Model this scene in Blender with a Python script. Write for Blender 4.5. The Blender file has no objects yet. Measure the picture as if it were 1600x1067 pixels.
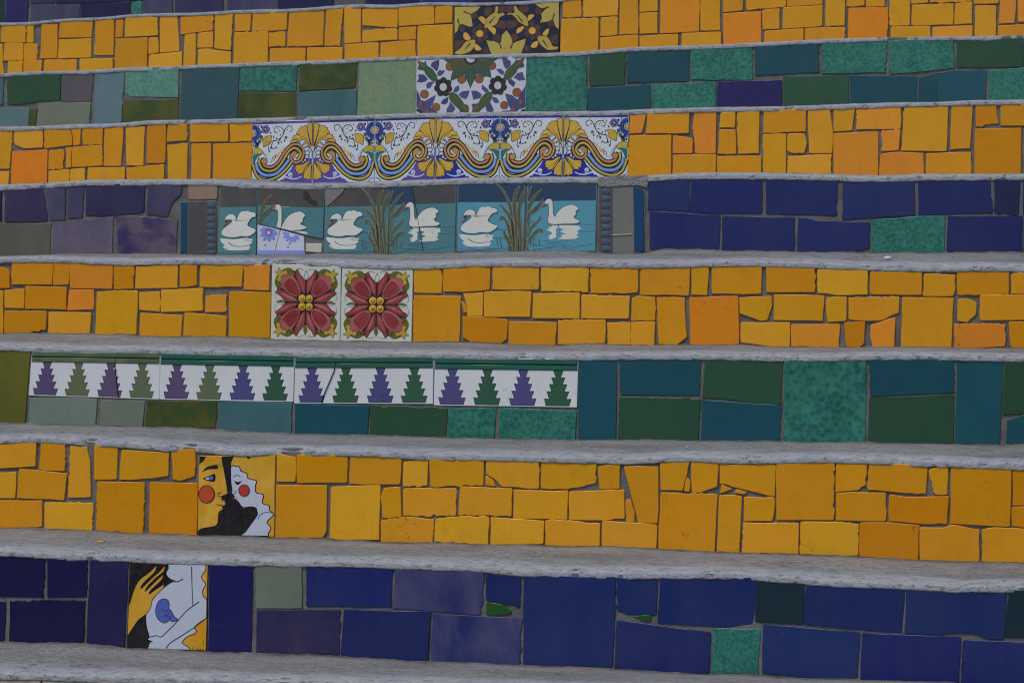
import bpy, math, random
import numpy as np
from mathutils import Vector, noise
from mathutils.geometry import tessellate_polygon

random.seed(7)
S = bpy.context.scene
COL = S.collection
PI = math.pi

# ------------------------------------------------------------------ camera, sky, sun, exposure
FPX = 3850.0                      # focal length in pixels of the 1600 px wide photograph
YAW = math.radians(16.7)          # the photographer looks a little to the left of square-on
PITCH = math.radians(2.88)
DIST = 4.70
CAMZ = 1.50
CAM = Vector((DIST * math.sin(YAW), -DIST * math.cos(YAW), CAMZ))
cam_d = bpy.data.cameras.new('camera'); cam = bpy.data.objects.new('camera', cam_d); COL.objects.link(cam)
cam.location = CAM
cam.rotation_euler = (PI / 2 - PITCH, 0, YAW)
cam_d.sensor_fit = 'HORIZONTAL'; cam_d.sensor_width = 36.0
cam_d.lens = 36.0 * FPX / 1600.0
cam_d.clip_start = 0.05; cam_d.clip_end = 2000
cam_d.dof.use_dof = True; cam_d.dof.focus_distance = 5.0; cam_d.dof.aperture_fstop = 18.0
S.camera = cam

SUN_EL, SUN_AZ = math.radians(58), math.radians(205)   # azimuth clockwise from +Y: behind the camera, to its left
w = bpy.data.worlds.new('World'); S.world = w; w.use_nodes = True
nt = w.node_tree
bg = nt.nodes['Background']; bg.inputs['Strength'].default_value = 0.080
sky = nt.nodes.new('ShaderNodeTexSky'); sky.sky_type = 'NISHITA'; sky.sun_disc = False
sky.sun_elevation = SUN_EL; sky.sun_rotation = SUN_AZ
sky.air_density = 1.0; sky.dust_density = 1.2; sky.ozone_density = 1.0
nt.links.new(sky.outputs[0], bg.inputs['Color'])
sun_d = bpy.data.lights.new('sun', 'SUN'); sun_d.energy = 1.5; sun_d.angle = math.radians(26); sun_d.color = (1.0, 0.95, 0.88)
sun = bpy.data.objects.new('sun', sun_d); COL.objects.link(sun); sun.location = (-3, -6, 8)
to_sun = Vector((math.sin(SUN_AZ) * math.cos(SUN_EL), math.cos(SUN_AZ) * math.cos(SUN_EL), math.sin(SUN_EL)))
sun.rotation_euler = to_sun.to_track_quat('Z', 'Y').to_euler()
S.view_settings.view_transform = 'Standard'; S.view_settings.look = 'None'
S.view_settings.gamma = 1.0; S.view_settings.use_curve_mapping = False
S.view_settings.exposure = 0.10
S.cycles.pixel_filter_type = 'BLACKMAN_HARRIS'; S.cycles.filter_width = 1.1

# ------------------------------------------------------------------ the measured survey: picture point -> point on a riser
_f = Vector((-math.sin(YAW) * math.cos(PITCH), math.cos(YAW) * math.cos(PITCH), -math.sin(PITCH)))
_r = Vector((math.cos(YAW), math.sin(YAW), 0.0))
_u = _r.cross(_f)
def ray(px, py):
    return _f * FPX + _r * (px - 800.0) - _u * (py - 533.5)
def on_riser(px, py, Y):
    d = ray(px, py); t = (Y - CAM.y) / d.y
    return (CAM.x + d.x * t, CAM.z + d.z * t)
def on_level(px, py, Z):
    d = ray(px, py); t = (Z - CAM.z) / d.z
    return CAM + d * t
TREAD = 0.30 * math.cos(YAW)
def step_y(n): return (7 - n) * TREAD

# ------------------------------------------------------------------ materials
def lin(c):
    return tuple((v / 255 / 12.92) if v <= 10 else (((v / 255) + 0.055) / 1.055) ** 2.4 for v in c)
GAIN = 0.72
def alb(c):
    return tuple(min(0.85, max(0.002, v / GAIN)) for v in lin(c))
class NT:
    def __init__(s, name):
        s.m = bpy.data.materials.new(name); s.m.use_nodes = True
        s.t = s.m.node_tree; s.b = s.t.nodes['Principled BSDF']
    def n(s, kind, **kw):
        o = s.t.nodes.new(kind)
        for k, v in kw.items():
            if k.startswith('i_'):
                key = k[2:]; key = int(key) if key.isdigit() else key
                o.inputs[key].default_value = v
            else: setattr(o, k, v)
        return o
    def l(s, a, b): s.t.links.new(a, b)
    def coords(s, rand=True):
        tc = s.n('ShaderNodeTexCoord')
        if not rand: return tc.outputs['Object']
        oi = s.n('ShaderNodeObjectInfo')
        mu = s.n('ShaderNodeMath', operation='MULTIPLY', i_1=37.0); s.l(oi.outputs['Random'], mu.inputs[0])
        sz = s.n('ShaderNodeMath', operation='MULTIPLY_ADD', i_1=0.75, i_2=0.65); s.l(oi.outputs['Random'], sz.inputs[0])
        sv = s.n('ShaderNodeVectorMath', operation='SCALE'); s.l(tc.outputs['Object'], sv.inputs[0]); s.l(sz.outputs[0], sv.inputs['Scale'])
        ad = s.n('ShaderNodeVectorMath', operation='ADD'); s.l(sv.outputs[0], ad.inputs[0]); s.l(mu.outputs[0], ad.inputs[1])
        return ad.outputs[0]
    def noise(s, vec, scale, detail=3, rough=0.55, dist=0.0):
        o = s.n('ShaderNodeTexNoise'); o.inputs['Scale'].default_value = scale
        o.inputs['Detail'].default_value = detail; o.inputs['Roughness'].default_value = rough
        o.inputs['Distortion'].default_value = dist
        s.l(vec, o.inputs['Vector']); return o.outputs['Fac']
    def ramp(s, fac, *stops):
        o = s.n('ShaderNodeValToRGB'); e = o.color_ramp.elements
        while len(e) < len(stops): e.new(0.5)
        for el, (p, c) in zip(e, stops):
            el.position = p; el.color = (c, c, c, 1) if not isinstance(c, tuple) else (*c, 1)
        s.l(fac, o.inputs[0]); return o.outputs[0]
    def mix(s, fac, a, b, mode='MIX'):
        o = s.n('ShaderNodeMix', data_type='RGBA', blend_type=mode)
        for v, i in ((fac, 0), (a, 6), (b, 7)):
            if hasattr(v, 'is_linked') or hasattr(v, 'links'): s.l(v, o.inputs[i])
            elif i == 0: o.inputs[0].default_value = v
            else: o.inputs[i].default_value = (*v, 1)
        return o.outputs[2]
    def bump(s, h, strength, dist):
        o = s.n('ShaderNodeBump', i_Strength=strength, i_Distance=dist); s.l(h, o.inputs['Height']); return o
MATS = {}
def glaze(name, c, vary=0.12, rough=0.17, mottle=None, film=0.0, film_c=(120, 118, 124), second=None, grime=0.35):
    """glazed ceramic: tone differs a little tile by tile, thin grime, film for painted sheen and uneven tone, pin holes and scratches, ripple in the glaze"""
    if name in MATS: return MATS[name]
    k = NT(name); v = k.coords()
    base = alb(c)
    oi = k.n('ShaderNodeObjectInfo')
    hs = k.n('ShaderNodeHueSaturation'); hs.inputs['Color'].default_value = (*base, 1)
    mr = k.n('ShaderNodeMapRange', i_3=1 - vary, i_4=1 + vary); k.l(oi.outputs['Random'], mr.inputs[0]); k.l(mr.outputs[0], hs.inputs['Value'])
    m2 = k.n('ShaderNodeMath', operation='FRACT'); m3 = k.n('ShaderNodeMath', operation='MULTIPLY', i_1=7.31)
    k.l(oi.outputs['Random'], m3.inputs[0]); k.l(m3.outputs[0], m2.inputs[0])
    mh = k.n('ShaderNodeMapRange', i_3=0.492, i_4=0.508); k.l(m2.outputs[0], mh.inputs[0]); k.l(mh.outputs[0], hs.inputs['Hue'])
    out = hs.outputs[0]
    cloud = k.noise(v, 14, 3, 0.6)
    out = k.mix(k.ramp(cloud, (0.3, 0.0), (0.72, 0.26)), out, tuple(x * 0.74 for x in base))
    if second:
        out = k.mix(k.ramp(k.noise(v, 16, 2, 0.5, 0.6), (0.42, 0.0), (0.62, 1.0)), out, alb(second))
    if mottle:
        a = k.noise(v, 120, 2, 0.5, 0.8); bq = k.noise(v, 24, 2, 0.5)
        wv = k.n('ShaderNodeVectorMath', operation='SCALE'); wv.inputs['Scale'].default_value = 0.010
        wn = k.n('ShaderNodeTexNoise', i_Scale=60.0); k.l(v, wn.inputs['Vector']); k.l(wn.outputs['Color'], wv.inputs[0])
        wa = k.n('ShaderNodeVectorMath', operation='ADD'); k.l(v, wa.inputs[0]); k.l(wv.outputs[0], wa.inputs[1])
        vo = k.n('ShaderNodeTexVoronoi', feature='F1', i_Scale=120.0); k.l(wa.outputs[0], vo.inputs['Vector'])
        f = k.mix(0.5, k.ramp(vo.outputs['Distance'], (0.15, 0.0), (0.80, 1.0)), a)
        f = k.mix(0.40, f, bq)
        out = k.mix(k.ramp(f, (0.30, 0.0), (0.70, 0.85)), out, alb(mottle))
    if film:  # mirrored surroundings as painted sheen; on some glazes just uneven tone
        st = k.n('ShaderNodeMapping'); st.inputs['Scale'].default_value = (1.0, 1.0, 0.45); k.l(v, st.inputs['Vector'])
        fm = k.ramp(k.noise(st.outputs[0], 9, 4, 0.6, 0.4), (0.34, 0.0), (0.66, film))
        out = k.mix(fm, out, alb(film_c))
    # grime film and specks
    gr = k.ramp(k.noise(v, 36, 5, 0.7), (0.52, 0.0), (0.80, grime))
    out = k.mix(gr, out, tuple(x * 0.55 + 0.012 for x in base))
    sp = k.ramp(k.noise(v, 210, 2, 0.6), (0.755, 0.0), (0.775, 0.5))
    out = k.mix(sp, out, (0.03, 0.025, 0.02))
    # water runs, cement smears and hairline cracks
    rn = k.n('ShaderNodeMapping'); rn.inputs['Scale'].default_value = (1.0, 1.0, 0.10); k.l(v, rn.inputs['Vector'])
    out = k.mix(k.ramp(k.noise(rn.outputs[0], 95, 3, 0.6), (0.58, 0.0), (0.74, grime * 0.55)), out, tuple(x * 0.62 + 0.01 for x in base))
    out = k.mix(k.ramp(k.noise(v, 30, 5, 0.75, 0.3), (0.665, 0.0), (0.76, 0.26)), out, (0.24, 0.23, 0.22))
    hc = k.n('ShaderNodeMath', operation='SUBTRACT', i_1=0.5); k.l(k.noise(v, 12, 3, 0.6, 0.4), hc.inputs[0])
    ha = k.n('ShaderNodeMath', operation='ABSOLUTE'); k.l(hc.outputs[0], ha.inputs[0])
    hm = k.mix(1.0, k.ramp(ha.outputs[0], (0.0, 0.7), (0.004, 0.0)), k.ramp(k.noise(v, 6, 1, 0.5), (0.63, 0.0), (0.67, 1.0)), 'MULTIPLY')
    out = k.mix(hm, out, (0.03, 0.027, 0.025))
    k.l(out, k.b.inputs['Base Color'])
    r = k.ramp(k.noise(v, 28, 4, 0.65), (0.35, rough * 0.8), (0.75, min(0.9, rough * 1.9)))
    k.l(r, k.b.inputs['Roughness'])
    k.b.inputs['Specular IOR Level'].default_value = 0.36
    bp = k.bump(k.noise(v, 46, 2, 0.5), 0.07, 0.0016)
    b2 = k.bump(k.noise(v, 420, 2, 0.5), 0.05, 0.0004); k.l(bp.outputs[0], b2.inputs['Normal'])
    k.l(b2.outputs[0], k.b.inputs['Normal'])
    MATS[name] = k.m
    return k.m
def concrete():
    k = NT('worn concrete'); v = k.coords(False)
    st = k.n('ShaderNodeMapping'); st.inputs['Scale'].default_value = (0.50, 1.0, 1.0); k.l(v, st.inputs['Vector'])
    s2 = st.outputs[0]
    big = k.noise(v, 5, 4, 0.6); streak = k.noise(s2, 55, 5, 0.7); fine = k.noise(v, 330, 3, 0.7)
    c = k.mix(k.ramp(big, (0.3, 0.0), (0.7, 1.0)), (0.315, 0.312, 0.312), (0.43, 0.425, 0.422))
    c = k.mix(k.ramp(streak, (0.34, 0.42), (0.50, 0.0)), c, (0.135, 0.13, 0.13))
    mid = k.noise(s2, 105, 4, 0.75)
    c = k.mix(k.ramp(fine, (0.38, 0.75), (0.53, 0.0)), c, (0.10, 0.096, 0.093))
    wp = k.ramp(k.noise(s2, 7.5, 4, 0.6), (0.50, 0.0), (0.66, 0.55))
    c = k.mix(wp, c, (0.185, 0.178, 0.172))
    c = k.mix(k.ramp(fine, (0.56, 0.0), (0.74, 0.6)), c, (0.46, 0.44, 0.42))
    at = k.n('ShaderNodeAttribute', attribute_name='lip')
    # worn bluish white wash along the nosing
    pn = k.noise(s2, 24, 6, 0.72)
    ad = k.n('ShaderNodeMath', operation='ADD'); k.l(at.outputs['Fac'], ad.inputs[0]); k.l(pn, ad.inputs[1])
    pm = k.ramp(ad.outputs[0], (0.72, 0.0), (1.20, 0.95))
    wash = k.mix(k.ramp(k.noise(v, 40, 4, 0.6), (0.3, 0.0), (0.7, 1.0)), (0.37, 0.38, 0.41), (0.50, 0.508, 0.535))
    c = k.mix(pm, c, wash)
    c = k.mix(k.ramp(mid, (0.34, 0.75), (0.47, 0.0)), c, (0.12, 0.115, 0.118))
    c = k.mix(k.ramp(mid, (0.58, 0.0), (0.70, 0.5)), c, (0.50, 0.50, 0.51))
    tint = k.ramp(k.noise(s2, 3.1, 2, 0.5), (0.60, 0.0), (0.72, 0.3))
    c = k.mix(tint, c, (0.36, 0.29, 0.21), 'MIX')
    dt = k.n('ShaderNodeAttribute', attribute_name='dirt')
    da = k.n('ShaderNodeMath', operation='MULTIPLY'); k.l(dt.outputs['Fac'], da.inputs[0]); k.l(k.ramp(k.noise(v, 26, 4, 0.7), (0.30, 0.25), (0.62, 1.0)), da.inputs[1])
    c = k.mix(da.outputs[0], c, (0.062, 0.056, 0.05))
    cr = k.noise(s2, 11, 5, 0.65, 0.5)
    su = k.n('ShaderNodeMath', operation='SUBTRACT', i_1=0.5); k.l(cr, su.inputs[0])
    ab = k.n('ShaderNodeMath', operation='ABSOLUTE'); k.l(su.outputs[0], ab.inputs[0])
    crk = k.ramp(ab.outputs[0], (0.0, 1.0), (0.007, 0.0))
    msk = k.ramp(k.noise(v, 3.7, 2, 0.5), (0.56, 0.0), (0.60, 1.0))
    mm = k.mix(1.0, crk, msk, 'MULTIPLY')
    c = k.mix(mm, c, (0.03, 0.027, 0.025))
    k.l(c, k.b.inputs['Base Color']); k.b.inputs['Roughness'].default_value = 0.88
    k.b.inputs['Specular IOR Level'].default_value = 0.3
    b0 = k.bump(mid, 0.9, 0.005); b1 = k.bump(streak, 0.75, 0.006); k.l(b0.outputs[0], b1.inputs['Normal']); b2 = k.bump(fine, 0.7, 0.0022); k.l(b1.outputs[0], b2.inputs['Normal'])
    b3 = k.bump(mm, -0.6, 0.004); k.l(b2.outputs[0], b3.inputs['Normal'])
    k.l(b3.outputs[0], k.b.inputs['Normal'])
    return k.m
def grout():
    k = NT('grey cement grout'); v = k.coords(False)
    c = k.mix(k.ramp(k.noise(v, 16, 4, 0.65), (0.32, 0.0), (0.68, 1.0)), (0.14, 0.134, 0.13), (0.25, 0.24, 0.23))
    fine = k.noise(v, 420, 3, 0.7)
    c = k.mix(k.ramp(fine, (0.35, 0.6), (0.55, 0.0)), c, (0.06, 0.055, 0.05))
    k.l(c, k.b.inputs['Base Color']); k.b.inputs['Roughness'].default_value = 0.92
    k.l(k.bump(fine, 0.8, 0.0025).outputs[0], k.b.inputs['Normal'])
    return k.m
M_CON = concrete(); M_GRO = grout()

Y = {}
def g(code, *a, **kw): Y[code] = glaze(*a, **kw)
g('y', 'yellow glaze', (197, 135, 12), vary=0.05, film=0.22, film_c=(206, 152, 50))
g('l', 'pale yellow glaze', (204, 145, 26), vary=0.05, film=0.2, film_c=(206, 158, 66))
g('Y', 'deep yellow glaze', (190, 126, 4), vary=0.05, rough=0.18)
g('o', 'orange glaze', (220, 132, 34), vary=0.06)
g('O', 'strong orange glaze', (218, 122, 22), vary=0.05)
g('b', 'cobalt blue glaze', (24, 38, 92), vary=0.14, film=0.3, film_c=(50, 62, 98))
g('d', 'dull blue glaze', (28, 36, 72), vary=0.12)
g('h', 'cobalt glaze under painted haze', (28, 40, 92), vary=0.10, film=0.55, film_c=(104, 100, 120), rough=0.3)  # pale reflected haze painted over the cobalt
g('n', 'dark navy glaze', (24, 22, 66), vary=0.18)
g('N', 'deep blue glaze', (28, 26, 84), vary=0.06)
g('P', 'violet navy glaze', (36, 32, 76), vary=0.12, film=0.5, film_c=(72, 66, 86))  # greyish film paints a reflection over the navy
g('p', 'violet blue glaze with painted grey haze', (54, 50, 86), vary=0.10, film=0.85, film_c=(84, 82, 98), rough=0.35)  # grey film is mirrored sky painted into the colour
g('q', 'mauve grey sheen glaze', (80, 76, 96), vary=0.06, film=0.8, film_c=(112, 96, 112), rough=0.35)  # pale mauve of mirrored surroundings painted as the glaze colour
g('G', 'bright green glaze', (34, 78, 34), vary=0.05)
g('g', 'bottle green glaze', (40, 74, 55), vary=0.12)
g('t', 'petrol glaze', (22, 72, 84), vary=0.12)
g('T', 'dull petrol glaze', (54, 92, 100), vary=0.08, film=0.4, film_c=(92, 112, 112))
g('k', 'slate teal glaze', (26, 46, 56), vary=0.10)
g('r', 'navy glaze with mauve sheen', (90, 78, 98), second=(46, 38, 88), vary=0.03, film=0.4, film_c=(108, 90, 98))  # mauve reflection painted over navy
g('K', 'dull teal glaze', (44, 76, 84), vary=0.04)
g('m', 'mottled sea green glaze', (26, 82, 74), vary=0.08, mottle=(56, 124, 110))
g('M', 'pale mottled green glaze', (88, 128, 110), vary=0.05, mottle=(128, 136, 96))
g('Q', 'hazy sea green glaze', (66, 116, 100), vary=0.05, mottle=(98, 144, 130))
g('v', 'green glaze with olive sheen', (86, 88, 34), vary=0.10, film=0.5, film_c=(116, 106, 40))  # reflection of a yellow building painted into green as olive
g('V', 'moss green glaze', (50, 68, 34), vary=0.10, second=(76, 78, 32))  # yellower second tone paints a warm reflection over green
g('e', 'grey green glaze', (98, 110, 98), vary=0.06, film=0.5, film_c=(120, 122, 104))
g('E', 'pale sage glaze', (104, 120, 110), vary=0.06, film=0.3, film_c=(124, 126, 116))
g('s', 'slate blue glaze', (84, 110, 118), vary=0.08, film=0.3, film_c=(108, 124, 124))
g('w', 'grey brown glaze', (80, 76, 86), vary=0.06, film=0.5, film_c=(92, 84, 86))
g('W', 'warm grey sheen glaze', (96, 94, 84), vary=0.05, film=0.7, film_c=(74, 74, 66))  # greyish paleness of a reflection painted as the glaze colour
g('a', 'brown biscuit glaze', (124, 104, 96), vary=0.05, film=0.6, film_c=(150, 124, 108))
g('c', 'cream tile glaze', (176, 168, 150), vary=0.06)
# colours of the painted and moulded tiles
def pg(code, name, c, **kw): g(code, name, c, vary=kw.pop('vary', 0.03), grime=kw.pop('grime', 0.22), **kw)
pg('blush', 'blush edge glaze', (180, 128, 126)); pg('white', 'white glaze', (178, 183, 198)); pg('tin', 'tin white glaze', (196, 200, 208)); pg('ivory', 'ivory glaze', (190, 193, 184)); pg('bone', 'swan white glaze', (206, 204, 197))
pg('black', 'black glaze', (20, 17, 22), mottle=(44, 39, 41)); pg('line', 'dark outline glaze', (28, 22, 32)); pg('ink', 'ink blue outline', (18, 26, 62))
pg('ochre', 'ochre glaze', (192, 136, 24), second=(206, 154, 50), film=0.4, film_c=(212, 170, 80)); pg('rouge', 'red orange glaze', (178, 66, 44)); pg('baby', 'violet blue glaze', (78, 92, 168))
pg('red', 'crimson glaze', (138, 50, 50), second=(148, 64, 62)); pg('darkred', 'deep red glaze', (130, 44, 44), second=(140, 58, 62)); pg('pink', 'rose glaze', (148, 72, 70), second=(160, 90, 88)); pg('gold', 'golden glaze', (200, 158, 62)); pg('amber', 'amber glaze', (176, 122, 30))
pg('leafgold', 'olive gold glaze', (176, 148, 62)); pg('olive', 'olive green glaze', (96, 96, 34)); pg('shade', 'dark brown green glaze', (52, 46, 44))
pg('shell', 'shell yellow glaze', (192, 158, 58)); pg('tan', 'scroll orange glaze', (180, 130, 72)); pg('lemon', 'scroll yellow glaze', (178, 160, 60)); pg('sky', 'light blue glaze', (118, 146, 214)); pg('cob', 'cobalt painted glaze', (38, 46, 142)); pg('viol', 'cobalt glaze with purple sheen', (88, 72, 148)); pg('bead', 'pale blue glaze', (182, 194, 222)); pg('lilac', 'lilac glaze', (110, 104, 170)); pg('sea', 'sea green painted glaze', (40, 104, 108)); pg('bloom', 'cornflower glaze', (74, 98, 184))
pg('water', 'turquoise glaze', (78, 124, 132), film=0.3, film_c=(60, 110, 120)); pg('pond', 'bright turquoise glaze', (86, 144, 164), film=0.3, film_c=(54, 128, 150)); pg('dusk', 'slate glaze tinted brown', (66, 70, 76), second=(78, 73, 71), film=0.5, film_c=(92, 82, 76)); pg('night', 'night blue glaze', (42, 64, 96), film=0.3, film_c=(52, 58, 72)); pg('sheen_sky2', 'pinkish tinted sky glaze', (124, 112, 116))  # water, dusk, sheen_sky2: on the swans, greyish to brown reflections painted over blues
pg('deep', 'deep blue bullnose glaze', (20, 66, 98)); pg('reed', 'reed green glaze', (80, 86, 70)); pg('reedlight', 'pale reed edge', (142, 144, 118)); pg('beak', 'beak red glaze', (152, 98, 94)); pg('ripple', 'ripple blue glaze', (44, 100, 124)); pg('foam', 'pale aqua edge', (150, 186, 192)); pg('stone', 'grey stone glaze', (112, 112, 108), film=0.4, film_c=(92, 92, 92)); pg('rung', 'rung blue glaze', (68, 84, 102)); pg('porc', 'porcelain glaze', (188, 190, 208)); pg('peri', 'periwinkle glaze', (128, 138, 206)); pg('beige', 'beige glaze', (184, 178, 166))
pg('frz', 'frieze white glaze', (200, 202, 206)); pg('purp', 'purple glaze', (80, 70, 108), film=0.4, film_c=(100, 78, 104)); pg('ind', 'indigo glaze', (74, 72, 120)); pg('pine', 'pine green glaze', (48, 86, 66)); pg('pine2', 'pine glaze with warm sheen', (86, 104, 82), second=(96, 100, 70)); pg('mould', 'green moulding glaze', (34, 88, 76), film=0.25, film_c=(64, 98, 74)); pg('mould2', 'green moulding glaze with warm sheen', (76, 94, 68), second=(84, 106, 78))  # pine2, mould2: warm reflection painted over the greens
pg('leafgreen', 'leaf green glaze', (52, 84, 70), second=(74, 82, 58)); pg('rust', 'rust orange glaze', (136, 80, 54)); pg('umber', 'umber glaze', (50, 44, 48)); pg('wisteria', 'wisteria glaze', (74, 76, 116), second=(60, 62, 98)); pg('paper', 'bluish white glaze', (182, 186, 194)); pg('straw', 'straw glaze', (172, 152, 74)); pg('apric', 'apricot glaze', (208, 158, 68)); pg('choc', 'chocolate glaze', (82, 57, 52), second=(68, 50, 54)); pg('midn', 'midnight glaze', (27, 36, 68)); pg('soot', 'sooty brown glaze', (42, 35, 38))
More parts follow.
